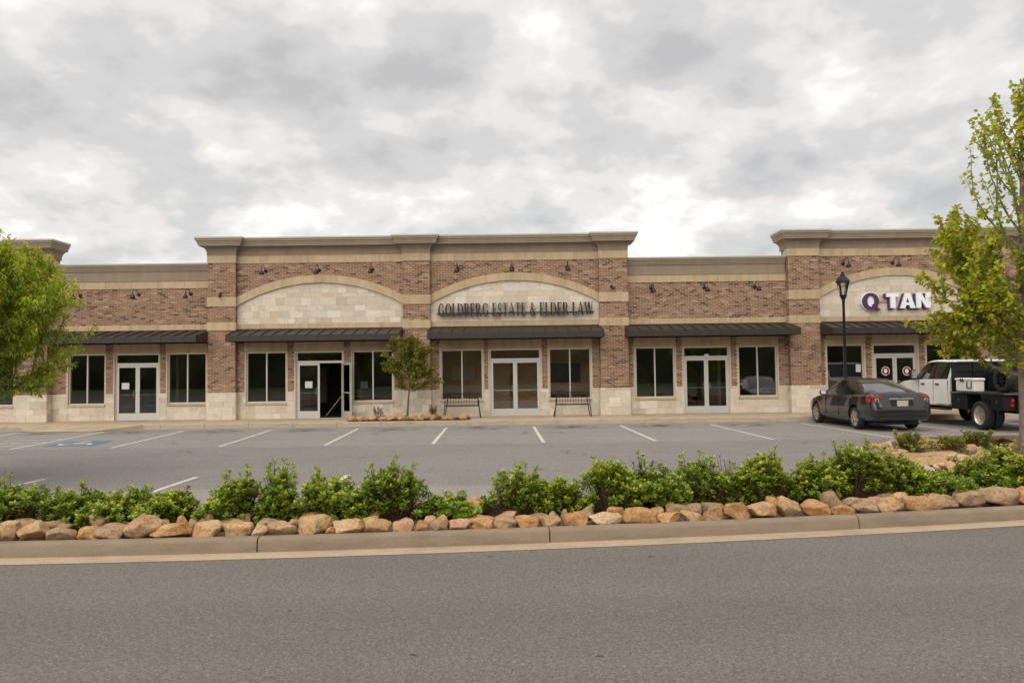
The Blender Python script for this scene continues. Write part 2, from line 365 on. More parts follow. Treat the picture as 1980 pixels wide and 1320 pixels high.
def ordinal(i):                                 # 1-based
    if i <= 20: return ORD[i - 1]
    t = {2: 'twenty', 3: 'thirty', 4: 'forty', 5: 'fifty', 6: 'sixty'}
    q, r_ = divmod(i, 10)
    return t[q][:-1] + 'ieth' if r_ == 0 else t[q] + '-' + ORD[r_ - 1]

# ------------------------------------------------------------------ ground, street, lot, kerbs
def struct(o): o['kind'] = 'structure'; return o
def sheet(name, mat, x0, x1, y0, y1, z, n=1): return struct(MB().add([(x0, y0, z), (x1, y0, z), (x1, y1, z), (x0, y1, z)], [(0, 1, 2, 3)]).build(name, mat))
sheet('ground', MAT['grass'], -900, 900, -900, 900, -.02)
def YK(X):                                      # foot of the street kerb face
    Xc = max(-14, min(14, X)); y = 7.86 + .105 * Xc + .0078 * Xc * Xc
    return y + (X - Xc) * (.105 + .0156 * Xc)
xs = [-40 + i for i in range(81)]
m_ = MB()                                       # street: from behind the camera to the gutter
for i in range(80):
    a, b = xs[i], xs[i + 1]; m_.add([(a, -9, 0), (b, -9, 0), (b, YK(b) - .20, 0), (a, YK(a) - .20, 0)], [(0, 1, 2, 3)])
struct(m_.build('street', MAT['street']))
lot = struct(MB().add([(-40, 5, -.008), (40, 5, -.008), (40, 27, -.008), (-40, 27, -.008)], [(0, 1, 2, 3)]).build('parking_lot', MAT['lot'], origin=(0, 16, -.008)))
# lot surface lies just above the ground, below the markings
LOTZ = -.008
# gutter pan and kerb pieces
kerb_root = MB()
for i in range(20, 60):
    a, b = xs[i], xs[i + 1]
    kerb_root.add([(a, YK(a) - .235, .004), (b, YK(b) - .235, .004), (b, YK(b) + .02, .012), (a, YK(a) + .02, .012)], [(0, 1, 2, 3)])
gut = struct(kerb_root.build('kerb', MAT['gutter']))
def kerb_piece(pts, mat, parent, name, h=.15, wd=.15, inv=1):
    # sweep a rounded kerb section along plan points; face on the right-hand (street) side
    prof = [(0, -.03), (.012, h * .75), (.03, h - .012), (.055, h), (wd, h), (wd, -.03)]
    n = len(prof); m = MB(); vs = []
    for k, p in enumerate(pts):
        a = Vector(pts[max(k - 1, 0)]); b = Vector(pts[min(k + 1, len(pts) - 1)]); t = (b - a).normalized(); nl = Vector((-t.y, t.x)) * inv
        vs += [(p[0] + nl.x * d, p[1] + nl.y * d, z) for d, z in prof]
    fs = [(k * n + j, k * n + n + j, k * n + n + j + 1, k * n + j + 1) for k in range(len(pts) - 1) for j in range(n - 1)]
    fs += [tuple(range(n)), tuple(range((len(pts) - 1) * n, len(pts) * n))]
    m.add(vs, fs); o = m.build(name, mat, parent, fixn=True); return auto_smooth(o, 40)
JX = [-15.4, -12.2, -9.0, -5.8, -2.6, .37, 3.82, 7.1, 10.3, 13.5, 16.7]
for a, b in zip(JX, JX[1:]):
    pts = [(x, YK(x)) for x in np.linspace(a + .007, b - .007, 9)]
    kerb_piece(pts, MAT['kerb'], gut, 'kerb_segment')
# planting bed: a strip behind the kerb widening into tree islands at both ends
BACK = [(-16, 16), (-13.2, 16.2), (-11.3, 15.6), (-10.1, 14.2), (-9.7, 12.5), (-9.4, 10.6), (-8.6, 9.45)]
BACK += [(x, 9.95 + .06 * x) for x in np.linspace(-7.5, 4.6, 12)]
BACK += [(5.5, 10.5), (6.2, 11.2), (6.65, 12.2), (6.95, 13.4), (7.5, 15.2), (8.2, 16.7), (9.1, 17.7), (10.6, 18.2), (13, 18.2), (16, 18)]
front = [(x, YK(x) + .13) for x in np.linspace(-16, 16, 33)]
from mathutils.geometry import tessellate_polygon
_bp = [Vector((x, y, .115)) for x, y in front] + [Vector((x, y, .115)) for x, y in reversed(BACK)]
me = bpy.data.meshes.new('planting_bed'); me.from_pydata([tuple(v) for v in _bp], [], [tuple(t) for t in tessellate_polygon([_bp])]); me.materials.append(MAT['soil'])
bm = bmesh.new(); bm.from_mesh(me); bmesh.ops.recalc_face_normals(bm, faces=bm.faces)
if sum(f.normal.z for f in bm.faces) < 0: bmesh.ops.reverse_faces(bm, faces=bm.faces)
bm.to_mesh(me); bm.free()
bed = bpy.data.objects.new('planting_bed', me); COL.objects.link(bed); struct(bed)
lk = struct(MB().add([(-16, 9, -.004), (-15.9, 9, -.004), (-15.9, 9.1, -.004)], [(0, 1, 2)]).build('lot_kerb', MAT['lotkerb']))
acc = 0; seg = [BACK[0]]
def resample(pl, step):
    out = [Vector(pl[0])]; carry = 0
    for a, b in zip(pl, pl[1:]):
        a, b = Vector(a), Vector(b); L_ = (b - a).length; t = step - carry
        while t < L_: out.append(a + (b - a) * (t / L_)); t += step
        carry = L_ - (t - step)
    return out
bp = resample(BACK, .3)
for i in range(0, len(bp) - 10, 10):
    q = [bp[i] + (bp[i + 1] - bp[i]) * .02] + bp[i + 1:i + 10] + [bp[i + 10] + (bp[i + 9] - bp[i + 10]) * .02]
    kerb_piece([(p.x, p.y) for p in q], MAT['lotkerb'], lk, 'kerb_segment', inv=-1)

# bay lines on the lot (children of the lot)
def line(x0, y0, x1, y1, wd, mat=MAT['white_paint'], name='stall_line', z=-.004):
    a, b = Vector((x0, y0)), Vector((x1, y1)); t = (b - a).normalized(); n = Vector((-t.y, t.x)) * wd / 2
    vs = [(*(p + s_ * n), z) for p, s_ in ((a, -1), (b, -1), (b, 1), (a, 1))]
    return MB().add(vs, [(0, 1, 2, 3)]).build(name, mat, lot)
for xf, xn in ((-13.4, -12.75), (-10.77, -10.2), (-7.9, -7.45), (-5.07, -4.78), (-2.18, -2.04), (.67, .77), (3.5, 3.62), (6.43, 6.6), (9.4, 9.68), (12.3, 12.5), (15.2, 15.4)):
    yf = 24.6
    line(xf, yf, xn, 19.1, .09)
for x in (-11.05, -8.35, -5.65, -2.95, -.02, 2.6, 5.15): line(x, 13.45, x, 10.2 if x < 5 else 12.6, .095)
line(-16.2, 24.6, -15.4, 19.1, .11)
for k in range(6): line(-16.1 + k * .45 + .1, 24.3 - .9 * k, -13.5 + k * .10, 24.9 - .9 * k - .2, .09, name='hatch_line')
bp_ = MB().add([(-12.35, 19.75, -.004), (-11.0, 19.75, -.004), (-11.25, 21.25, -.004), (-12.6, 21.25, -.004)], [(0, 1, 2, 3)]).build('accessible_marking', MAT['blue_paint'], lot)
sy = MB(); c0 = Vector((-11.8, 20.45))
def arcs(m, c, r0, r1, a0, a1, z, n=18):
    vs = []
    for i in range(n + 1):
        a = math.radians(a0 + (a1 - a0) * i / n); vs += [(c.x + r0 * math.cos(a), c.y + r0 * math.sin(a), z), (c.x + r1 * math.cos(a), c.y + r1 * math.sin(a), z)]
    m.add(vs, [(2 * i, 2 * i + 1, 2 * i + 3, 2 * i + 2) for i in range(n)])
arcs(sy, c0 + Vector((-.05, -.18)), .26, .36, 100, 390, 0)
sy.add([(c0.x - .13, c0.y - .1, .0), (c0.x - .02, c0.y - .1, 0), (c0.x - .04, c0.y + .42, 0), (c0.x - .15, c0.y + .42, 0)], [(0, 1, 2, 3)])
sy.add([(c0.x - .02, c0.y + .1, 0), (c0.x + .28, c0.y + .1, 0), (c0.x + .28, c0.y + .19, 0), (c0.x - .02, c0.y + .19, 0)], [(0, 1, 2, 3)])
sy.add([(c0.x - .02, c0.y - .1, 0), (c0.x + .28, c0.y - .1, 0), (c0.x + .45, c0.y - .42, 0), (c0.x + .56, c0.y - .36, 0), (c0.x + .36, c0.y, 0), (c0.x - .02, c0.y, 0)], [(0, 1, 2, 3, 4, 5)])
arcs(sy, c0 + Vector((-.09, .56)), .0, .10, 0, 360, 0)
so = sy.build('wheelchair_symbol', MAT['white_paint'], bp_); so.location.z += .003

# sidewalk: slabs behind a kerb edge, ramp at the accessible bay
KY = 25.62
side = struct(MB().box(-30, 30, KY + .02, 28.2, -.02, .13).build('sidewalk', MAT['grout']))
rng = random.Random(5)
x = -21.0; slab0 = None; slab1 = None
while x < 21:
    if slab0 is None:
        slab0 = MB().bevbox(x, x + 1.494, KY + .17, 28.05, .10, .15, .006).build('slab', MAT['concrete'], side)
        slab1 = MB().bevbox(x, x + 1.494, KY, KY + .164, -.03, .151, .012).build('kerb_stone', MAT['lotkerb'], side)
        s0x, s1x = slab0.location.copy(), slab1.location.copy(); x0_ = x
    else:
        for so_, sl in ((slab0, s0x), (slab1, s1x)): clone(so_, sl + Vector((x - x0_, 0, 0)), side)
    x += 1.5
ramp_pl = [(-16.9, KY - .01), (-16.0, 24.85), (-13.9, 24.75), (-12.6, KY - .01)]
rm = MB(); rm.add([(-16.9, KY - .005, -.01), (-16.9, KY - .005, .148), (-16.0, 24.85, .006), (-13.9, 24.75, .006), (-12.6, KY - .005, .148), (-12.6, KY - .005, -.01)], [(1, 2, 3, 4), (0, 1, 4, 5), (0, 2, 1), (5, 4, 3)])
struct(rm.build('kerb_ramp', MAT['concrete']))
sheet('rear_yard', MAT['street'], -45, 45, 44, 70, -.012)

# ------------------------------------------------------------------ the retail building
YP, YW, YL = 27.80, 28.00, 28.10
ZB = .15
building = empty('retail_building', (0, 28, ZB), 'long single-storey brick and pale stone retail building with five shopfronts', 'building')
rng = random.Random(11)
BPAL = [((.265, .155, .098), 48), ((.225, .122, .076), 30), ((.105, .056, .041), 13), ((.36, .25, .17), 9), ((.30, .18, .118), 16)]
TPAL = [((.605, .525, .425), 50), ((.59, .50, .395), 26), ((.55, .45, .35), 6), ((.63, .555, .46), 24), ((.58, .475, .385), 6)]
def pick(pal, r):
    t = r.random() * sum(w_ for _, w_ in pal)
    for c, w_ in pal:
        t -= w_
        if t <= 0: break
    k = r.uniform(.88, 1.12); return tuple(min(.9, v * k) for v in c)
BRICKS = []     # (plane, u0, u1, z0, z1, skip_one) rectangles collected as individual bricks
mass_b = MB(); mass_b.cols = []; mass_t = MB(); mass_t.cols = []
single_b = []; single_t = []
BL, BH, JT = .200, .0550, .0127
def face_box(mb, axis, at, sgn, u0, u1, z0, z1, d, col):
    # a brick proud by d from the plane (axis 'y': plane y=at facing -y ; axis 'x': plane x=at facing sgn)
    if axis == 'y':
        y0 = at - d; vs = [(u0, y0, z0), (u1, y0, z0), (u1, y0, z1), (u0, y0, z1), (u0, at, z0), (u1, at, z0), (u1, at, z1), (u0, at, z1)]
        fs = [(0, 1, 2, 3), (4, 5, 1, 0), (3, 2, 6, 7), (4, 0, 3, 7), (1, 5, 6, 2)]
    else:
        x0 = at + sgn * d; vs = [(x0, u0, z0), (x0, u1, z0), (x0, u1, z1), (x0, u0, z1), (at, u0, z0), (at, u1, z0), (at, u1, z1), (at, u0, z1)]
        fs = [(0, 1, 2, 3), (4, 5, 1, 0), (3, 2, 6, 7), (4, 0, 3, 7), (1, 5, 6, 2)]
        if sgn < 0: fs = [f[::-1] for f in fs]
    mb.add(vs, fs); mb.cols += [col] * 5
def bricks(u0, u1, z0, z1, axis='y', at=0, sgn=-1, skip=None, single=False):
    z = z0 + JT * .5; row = int(round(z0 * 100))
    nrow = max(1, round((z1 - z0) / (BH + JT))); dz = (z1 - z0) / nrow; h = dz - JT
    for r_ in range(nrow):
        z = z0 + dz * r_ + JT / 2; off = -(BL + JT) * (.5 if (r_ % 2) else 0) - ((r_ * 7) % 3) * .004
        u = u0 + off
        while u < u1 - .02:
            a, b = max(u + JT / 2, u0 + .003), min(u + BL + JT / 2, u1 - .003); u += BL + JT
            if b - a < .03: continue
            if skip and skip((a + b) / 2, z + h / 2): continue
            d = .007 + rng.uniform(-.002, .003); col = pick(BPAL, rng)
            if single: single_b.append((a, b, z, z + h, at, d, col))
            else: face_box(mass_b, axis, at, sgn, a, b, z, z + h, d, col)
def clip_poly(poly, planes):
    for (px_, pz_, nx, nz) in planes:               # keep side where (p - p0).n <= 0
        out = []
        for i in range(len(poly)):
            a, b = poly[i], poly[(i + 1) % len(poly)]
            da = (a[0] - px_) * nx + (a[1] - pz_) * nz; db = (b[0] - px_) * nx + (b[1] - pz_) * nz
            if da <= 0: out.append(a)
            if (da < 0 < db) or (db < 0 < da):
                t = da / (da - db); out.append((a[0] + (b[0] - a[0]) * t, a[1] + (b[1] - a[1]) * t))
        poly = out
        if len(poly) < 3: return []
    return poly
def tiles(u0, u1, z0, z1, at, axis='y', sgn=-1, planes=None, single=False, courses=(.205, .30, .155, .205, .26)):
    z = z0; k = rng.randrange(5); g = .0022
    while z < z1 - .03:
        h = min(courses[k % 5], z1 - z); k += 1
        if z1 - z - h < .06: h = z1 - z
        u = u0 - rng.uniform(0, .3)
        while u < u1 - .01:
            l = rng.choice((.25, .31, .41, .41, .52, .61)); a, b = max(u, u0), min(u + l, u1); u += l
            if b - a < .05: continue
            d = .012 + rng.uniform(-.004, .005); col = pick(TPAL, rng)
            if axis == 'y':
                poly = [(a + g, z + g), (b - g, z + g), (b - g, z + h - g), (a + g, z + h - g)]
                if planes: poly = clip_poly(poly, planes)
                if not poly: continue
                if single: single_t.append((poly, at, d, col))
                else:
                    n = len(poly); mass_t.add([(x_, at - d, z_) for x_, z_ in poly] + [(x_, at, z_) for x_, z_ in poly], [tuple(range(n))] + [(i, n + i, n + (i + 1) % n, (i + 1) % n) for i in range(n)]); mass_t.cols += [col] * (n + 1)
            else: face_box(mass_t, 'x', at, sgn, a + g, b - g, z + g, z + h - g, d, col)
        z += h
CREAM = (.475, .36, .225)
def cream_col(): k = rng.uniform(.93, 1.06); return (CREAM[0] * k, CREAM[1] * k, CREAM[2] * k)
def stone_run(x0, x1, y0, y1, z0, z1, name='band_stone', step=.92):
    n = max(1, round((x1 - x0) / step)); dx = (x1 - x0) / n; m0 = None
    for i in range(n):
        if m0 is None: m0 = MB().bevbox(x0 + .0018, x0 + dx - .0018, y0, y1, z0, z1, .006).build(name, MAT['cream'], building); l0 = m0.location.copy(); o = m0
        else: o = clone(m0, l0 + Vector((dx * i, 0, 0)), building)
        o.color = (*cream_col(), 1)
def wall_with_holes(x0, x1, y0, y1, z0, z1, holes, mat, name='wall'):
    m = MB(); xsr = sorted({x0, x1, *[h[0] for h in holes], *[h[1] for h in holes]})
    for a, b in zip(xsr, xsr[1:]):
        zz = z0
        for h in sorted([h for h in holes if h[0] <= a + 1e-6 and h[1] >= b - 1e-6], key=lambda h: h[2]):
            if h[2] > zz + 1e-6: m.box(a, b, y0, y1, zz, h[2])
            zz = h[3]
        if zz < z1: m.box(a, b, y0, y1, zz, z1)
    return m.build(name, mat, building)

GL = [MAT['glass']]
def window(x0, x1, z0, z1, y, mull=True):
    fw = .045; m = MB()
    m.box(x0, x1, y, y + .10, z0, z0 + fw).box(x0, x1, y, y + .10, z1 - fw, z1).box(x0, x0 + fw, y, y + .10, z0 + fw, z1 - fw).box(x1 - fw, x1, y, y + .10, z0 + fw, z1 - fw)
    xc = (x0 + x1) / 2
    if mull: m.box(xc - fw / 2, xc + fw / 2, y + .002, y + .098, z0 + fw, z1 - fw)
    o = m.build('window', MAT['alu'], building)
    spans = ((x0 + fw, xc - fw / 2), (xc + fw / 2, x1 - fw)) if mull else ((x0 + fw, x1 - fw),)
    for a, b in spans: MB().box(a + .001, b - .001, y + .05, y + .057, z0 + fw + .001, z1 - fw - .001).build('pane', GL[0], o)
    return o
def leaf_mesh(x0, x1, z0, z1, y, hinge_left):
    st = .075; m = MB(); t = .045
    m.box(x0, x0 + st, y, y + t, z0, z1, 0).box(x1 - st, x1, y, y + t, z0, z1, 0).box(x0 + st, x1 - st, y, y + t, z1 - .075, z1, 0)
    m.box(x0 + st, x1 - st, y, y + t, z0, z0 + .255, 1)
    m.box(x0 + st, x1 - st, y + .03, y + .05, z0 + .92, z0 + .955, 0)
    return m
def door_set(x0, x1, zt, y, open_right=False, logo=False):
    fw = .05; zs = 2.25; m = MB()
    m.box(x0, x0 + fw, y, y + .11, ZB, zt).box(x1 - fw, x1, y, y + .11, ZB, zt).box(x0 + fw, x1 - fw, y, y + .11, zt - fw, zt).box(x0 + fw, x1 - fw, y - .004, y + .11, zs - .045, zs + .045)
    m.box(x0 + fw, x1 - fw, y - .01, y + .12, ZB, ZB + .012)
    o = m.build('entrance', MAT['alu'], building)
    MB().box(x0 + fw + .001, x1 - fw - .001, y + .05, y + .057, zs + .046, zt - fw - .001).build('transom_pane', GL[0], o)
    a, b = x0 + fw + .004, x1 - fw - .004; c = (a + b) / 2; zd0, zd1 = ZB + .014, zs - .05
    for (p, q, left) in ((a, c - .003, True), (c + .003, b, False)):
        lf = leaf_mesh(p, q, zd0, zd1, y + .01, left)
        pane = MB().box(p + .076, q - .076, y + .028, y + .034, zd0 + .256, zd1 - .076)
        hx = q - .11 if left else p + .11
        h = MB(); h.tube([(hx, y + .01, zd0 + .84), (hx, y - .055, zd0 + .86), (hx, y - .055, zd0 + 1.10), (hx, y + .01, zd0 + 1.12)], .011, 8)
        if open_right and not left:
            og = (q, y + .03, zd0); R = Matrix.Rotation(math.radians(126), 4, 'Z')
            for mb, nm, mt in ((lf, 'door_leaf', [MAT['alu'], MAT['kick']]), (pane, 'pane', MAT['glass']), (h, 'handle', MAT['chrome'])):
                mb.v = [tuple(R @ (Vector(v_) - Vector(og)) + Vector(og)) for v_ in mb.v]
                mb.build(nm, mt, o)
            st = MB().tube([(p + .25, y - .06, zd0 + .09), (q + .15, y - .30, zd0 + .93)], .014, 8); st.build('door_prop', MAT['chrome'], o)
        else:
            lf.build('door_leaf', [MAT['alu'], MAT['kick']], o); pane.build('pane', GL[0], o); h.build('handle', MAT['chrome'], o)
    return o
ROOMS = []
def bay(x0, x1, yw, wins, door, tall, opn=False, room='dark_room', single=False):
    zt, zb = 2.65, .755
    holes = [(a, b, zb, zt) for a, b in wins] + ([(door[0], door[1], ZB - .05, zt)] if door else [])
    wall_with_holes(x0, x1, yw, yw + .28, -.02, 6.2 if tall else 5.4, holes, MAT['mortar'])
    for a, b in wins: window(a, b, zb, zt, yw + .07)
    if door: door_set(door[0], door[1], zt, yw + .07, opn)
    ops = sorted([(a, b, 0) for a, b in wins] + ([(door[0], door[1], 1)] if door else []))
    # lintel panels, sills
    for a, b, d in ops:
        stone_run(a - .05, b + .05, yw - .035, yw + .05, zt + .004, 3.09, 'lintel_stone', 2.2)
        if not d: stone_run(a - .03, b + .03, yw - .045, yw + .06, .672, zb - .002, 'sill_stone', 2.2)
    # piers: stone below, brick above
    edges = [x0] + [v for a, b, d in ops for v in (a, b)] + [x1]
    for i in range(0, len(edges), 2):
        a, b = edges[i], edges[i + 1]
        if b - a > .04:
            tiles(a, b, ZB, 1.15, yw, single=single)
            bricks(a + (.0 if i == 0 else .052), b - (.0 if i == len(edges) - 2 else .052), 1.155, 3.09, at=yw)
    for a, b, d in ops:
        if not d: tiles(a, b, ZB, .67, yw, single=single)
    bricks(x0, x1, 3.095, 3.45, at=yw)
    if tall:
        stone_run(x0, x1, yw - .03, yw + .02, 3.452, 3.69)
        c = (x0 + x1) / 2; hw = (x1 - x0) / 2
        def arc(z_sp, z_ap, half):
            h = z_ap - z_sp; R = (half * half + h * h) / (2 * h); return R, z_ap - R
        Ri, ci = arc(4.37, 5.21, hw); Ro, co = arc(4.69, 5.50, hw)
        zi = lambda x: ci + math.sqrt(Ri * Ri - (x - c) ** 2); zo = lambda x: co + math.sqrt(Ro * Ro - (x - c) ** 2)
        n = 15; first = True
        for i in range(n):                       # arch stones
            a = x0 + (x1 - x0) * i / n + .002; b = x0 + (x1 - x0) * (i + 1) / n - .002
            xs_ = np.linspace(a, b, 5); poly = [(x_, zi(x_)) for x_ in xs_] + [(x_, zo(x_)) for x_ in xs_[::-1]]
            o = MB().prism(poly, yw - .075, yw + .02).build('arch_stone', MAT['cream'], building); o.color = (*cream_col(), 1)
        planes = []
        for i in range(20):
            xa = x0 + (x1 - x0) * (i + .5) / 20; z_ = (zi(xa) + zo(xa)) / 2 - .05; R_ = Vector((xa - c, z_ - ci)).normalized(); planes.append((xa, z_, R_.x, R_.y))
        tiles(x0, x1, 3.695, 5.32, yw, planes=planes, single=single)
        bricks(x0, x1, 3.70, 5.96, at=yw, skip=lambda u, z: z < (zi(max(x0, min(x1, u))) + zo(max(x0, min(x1, u)))) / 2)
        stone_run(x0, x1, yw - .03, yw + .02, 5.962, 6.26)
    else:
        stone_run(x0, x1, yw - .03, yw + .02, 3.452, 3.70)
        bricks(x0, x1, 3.705, 5.07, at=yw)
        stone_run(x0, x1, yw - .03, yw + .02, 5.072, 5.36)
    # the room behind the glass
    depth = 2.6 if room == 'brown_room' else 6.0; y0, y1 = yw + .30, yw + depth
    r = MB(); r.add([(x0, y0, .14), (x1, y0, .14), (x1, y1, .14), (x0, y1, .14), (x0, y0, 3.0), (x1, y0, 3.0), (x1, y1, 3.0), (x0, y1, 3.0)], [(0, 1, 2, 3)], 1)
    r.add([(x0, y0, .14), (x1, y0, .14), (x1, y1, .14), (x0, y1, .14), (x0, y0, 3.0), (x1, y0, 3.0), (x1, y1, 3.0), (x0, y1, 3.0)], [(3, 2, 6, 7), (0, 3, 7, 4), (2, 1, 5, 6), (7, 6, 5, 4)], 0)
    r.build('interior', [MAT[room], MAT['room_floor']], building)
    if room == 'dark_room' and door:              # fittings dimly visible behind the glass
        q = random.Random(int(x0 * 10)); m_g, m_w = MAT['grout'], MAT['wood']
        xx = x0 + q.uniform(.4, 1.2); MB().box(xx, xx + q.uniform(1.2, 1.9), yw + 2.2, yw + 2.8, .141, 1.1).build('interior_counter', m_w, building)
        xx = x0 + q.uniform(3.6, 4.2); MB().box(xx, xx + .12, yw + 1.2, yw + 4.5, .141, 2.99).build('interior_partition', m_g, building)
        xx = x0 + q.uniform(.3, .8); MB().box(xx, xx + 1.3, yw + 5.6, yw + 5.95, .5, 2.1).build('interior_shelf', m_g, building)
        MB().box(x0 + .3, x1 - .3, yw + 2.0, yw + 2.25, 2.6, 2.98).build('ceiling_duct', m_g, building)
def pillar(x0, x1, single=False, sides=(True, True)):
    MB().box(x0, x1, YP, YW + .3, -.02, 6.25).build('pillar', MAT['mortar'], building)
    e = .03
    for z0, z1 in ((3.452, 3.745), (4.345, 4.69), (5.962, 6.26)):
        stone_run(x0 - e, x1 + e, YP - e, YW + .12, z0, z1, 'band_stone', 1.3)
    for z0, z1 in ((1.155, 3.448), (3.749, 4.341), (4.694, 5.958)):
        bricks(x0, x1, z0, z1, at=YP, single=single)
        if sides[0]: bricks(YP + .01, YL, z0, z1, 'x', x0, -1)
        if sides[1]: bricks(YP + .01, YL, z0, z1, 'x', x1, 1)
    # stone foot, a little wider
    MB().box(x0 - .035, x1 + .035, YP - .035, YW + .1, -.02, 1.15).build('pillar_foot', MAT['grout'], building)
    tiles(x0 - .035, x1 + .035, ZB, 1.149, YP - .035, single=single)
    if sides[0]: tiles(YP - .03, YW + .05, ZB, 1.149, x0 - .035, 'x', -1)
    if sides[1]: tiles(YP - .03, YW + .05, ZB, 1.149, x1 + .035, 'x', 1)

bay(-24.5, -18.30, YW, [(-20.1, -18.62)], None, True)
pillar(-18.30, -17.25, sides=(False, True))
bay(-17.25, -11.29, YL, [(-16.64, -15.27), (-12.92, -11.47)], (-14.90, -13.24), False)
pillar(-11.29, -10.27)
bay(-10.27, -4.04, YW, [(-9.94, -8.44), (-5.97, -4.46)], (-8.085, -6.326), True, opn=True)
pillar(-4.04, -3.04, single=True)
GL[0] = MAT['clearpane']
bay(-3.04, 3.28, YW, [(-2.664, -1.105), (1.368, 2.935)], (-.85, 1.055), True, room='brown_room', single=True)
GL[0] = MAT['glass']
pillar(3.28, 4.32)
bay(4.32, 10.33, YL, [(4.614, 6.084), (8.473, 9.924)], (6.416, 8.135), False)
pillar(10.33, 11.45)
bay(11.45, 17.30, YW, [(11.747, 13.137), (15.474, 16.884)], (13.485, 15.126), True)
pillar(17.30, 18.4)
bay(18.4, 24.5, YW, [(18.8, 20.2)], None, True)
# the gathered masonry
MB2 = mass_b.build('brick_courses', MAT['brick_a'], building); tag(MB2, kind='stuff')
single_b.sort(key=lambda b: -(b[1] - b[0]))
cache = {}
extra_b = MB(); extra_b.cols = []
for i, (a, b, z0, z1, at, d, col) in enumerate(single_b):
    if i >= 300: face_box(extra_b, 'y', at, -1, a, b, z0, z1, d, col); continue
    key = (round(b - a, 3), round(z1 - z0, 4)); base = cache.get(key)
    ctr = Vector(((a + b) / 2, at - d / 2 + .0, z0)) - WORLD[building.name]
    if base is None:
        m = MB().box(a, b, at - .008, at + .004, z0, z1); o = m.build('brick', MAT['brick'], building); cache[key] = o; o.location.y = at - d + .006 - 28
    else: o = clone(base, (ctr.x, at - d + .006 - 28, ctr.z), building)
    o.color = (*col, 1)
if extra_b.v: tag(extra_b.build('pillar_brick_courses', MAT['brick_a'], building), kind='stuff')
single_t.sort(key=lambda t: -abs((t[0][1][0] - t[0][0][0]) * (t[0][2][1] - t[0][0][1])))
for i, (poly, at, d, col) in enumerate(single_t):
    n = len(poly)
    if i >= 300:
        mass_t.add([(x_, at - d, z_) for x_, z_ in poly] + [(x_, at, z_) for x_, z_ in poly], [tuple(range(n))] + [(k, n + k, n + (k + 1) % n, (k + 1) % n) for k in range(n)]); mass_t.cols += [col] * (n + 1); continue
    o = MB().prism(poly, at - d, at + .002).build('stone_tile', MAT['tile'], building); o.color = (*col, 1)
tag(mass_t.build('stone_veneer', MAT['tile_a'], building), kind='stuff')

# cornices swept along the plan with mitred returns
def sweep(path, prof, name, mat, mats_by=None):
    pts = [Vector(p) for p in path]; k = len(pts); n = len(prof); vs = []
    for i, p in enumerate(pts):
        t0 = (p - pts[i - 1]).normalized() if i else None; t1 = (pts[i + 1] - p).normalized() if i < k - 1 else None
        ns = [Vector((t.y, -t.x)) for t in (t0, t1) if t is not None]; nn = ns[0] if len(ns) == 1 else (ns[0] + ns[1]).normalized() / max(.3, math.cos(ns[0].angle(ns[1]) / 2))
        vs += [(p.x + nn.x * d, p.y + nn.y * d, z) for d, z in prof]
    m = MB(); 
    for i in range(k - 1):
        for j in range(n - 1): m.add([], []); m.f.append((i * n + j, i * n + n + j, i * n + n + j + 1, i * n + j + 1)); m.m.append(mats_by[j] if mats_by else 0)
    m.v = vs; return m.build(name, mat, building)
cove = [(.035 + .26 * (1 - math.cos(a)), 6.31 + .27 * math.sin(a)) for a in np.linspace(0, math.pi / 2, 8)]
TALLP = [(.0, 6.25), (.045, 6.25), (.045, 6.295), (.03, 6.30)] + cove + [(.31, 6.585), (.31, 6.635), (.335, 6.64), (.335, 6.69), (.36, 6.695), (.365, 6.755), (.41, 6.765), (.415, 6.835), (.445, 6.84), (.445, 6.895), (-.25, 6.90), (-.25, 6.2)]
TALLP = [(d * .86 if d > 0 else d, z) for d, z in TALLP]
tm = [0] * (len(TALLP) - 1)
for i, ((d0, z0), (d1, z1)) in enumerate(zip(TALLP, TALLP[1:])):
    if min(z0, z1) > 6.58: tm[i] = 1
    if min(z0, z1) > 6.83: tm[i] = 2
def tall_cornice(x0, x1, pillars, rl, rr):
    path = []
    if rl: path.append((x0, 28.6))
    for i, (a, b) in enumerate(pillars):
        if i == 0 and not rl: path.append((a, YP))
        else:
            if i: path.append((a, YW))
            path.append((a, YP))
        path.append((b, YP))
        if i < len(pillars) - 1: path.append((b, YW))
    if rr: path.append((x1, 28.6))
    sweep(path, TALLP, 'cornice', [MAT['taupe'], MAT['taupe_l'], MAT['cap_metal']], tm)
tall_cornice(-24.5, -17.25, [(-24.5, -24.4), (-18.30, -17.25)], False, True)
tall_cornice(-11.29, 4.32, [(-11.29, -10.27), (-4.04, -3.04), (3.28, 4.32)], True, True)
tall_cornice(10.33, 24.5, [(10.33, 11.45), (17.3, 18.4), (24.4, 24.5)], True, False)
LOWP = [(0, 5.355), (.05, 5.355), (.05, 5.385), (.03, 5.39), (.03, 5.70), (.06, 5.735), (.06, 5.775), (.085, 5.78), (.085, 5.825), (.11, 5.83), (.115, 5.885), (.15, 5.895), (.155, 5.955), (.18, 5.96), (.18, 6.01), (-.25, 6.015), (-.25, 5.3)]
lm = [0] * (len(LOWP) - 1)
for i, ((d0, z0), (d1, z1)) in enumerate(zip(LOWP, LOWP[1:])):
    if min(z0, z1) > 5.73: lm[i] = 1
    if min(z0, z1) > 5.95: lm[i] = 2
for a, b in ((-17.22, -11.32), (4.35, 10.30)): sweep([(a, YL), (b, YL)], LOWP, 'cornice', [MAT['taupe'], MAT['taupe_l'], MAT['cap_metal']], lm)
rf = MB()
rf.box(-24.5, 24.5, 28.35, 44, 5.2, 5.3).box(-24.5, 24.5, 43.7, 44, -.02, 5.2).box(-24.5, -24.3, 28.3, 43.7, -.02, 5.2).box(24.3, 24.5, 28.3, 43.7, -.02, 5.2)
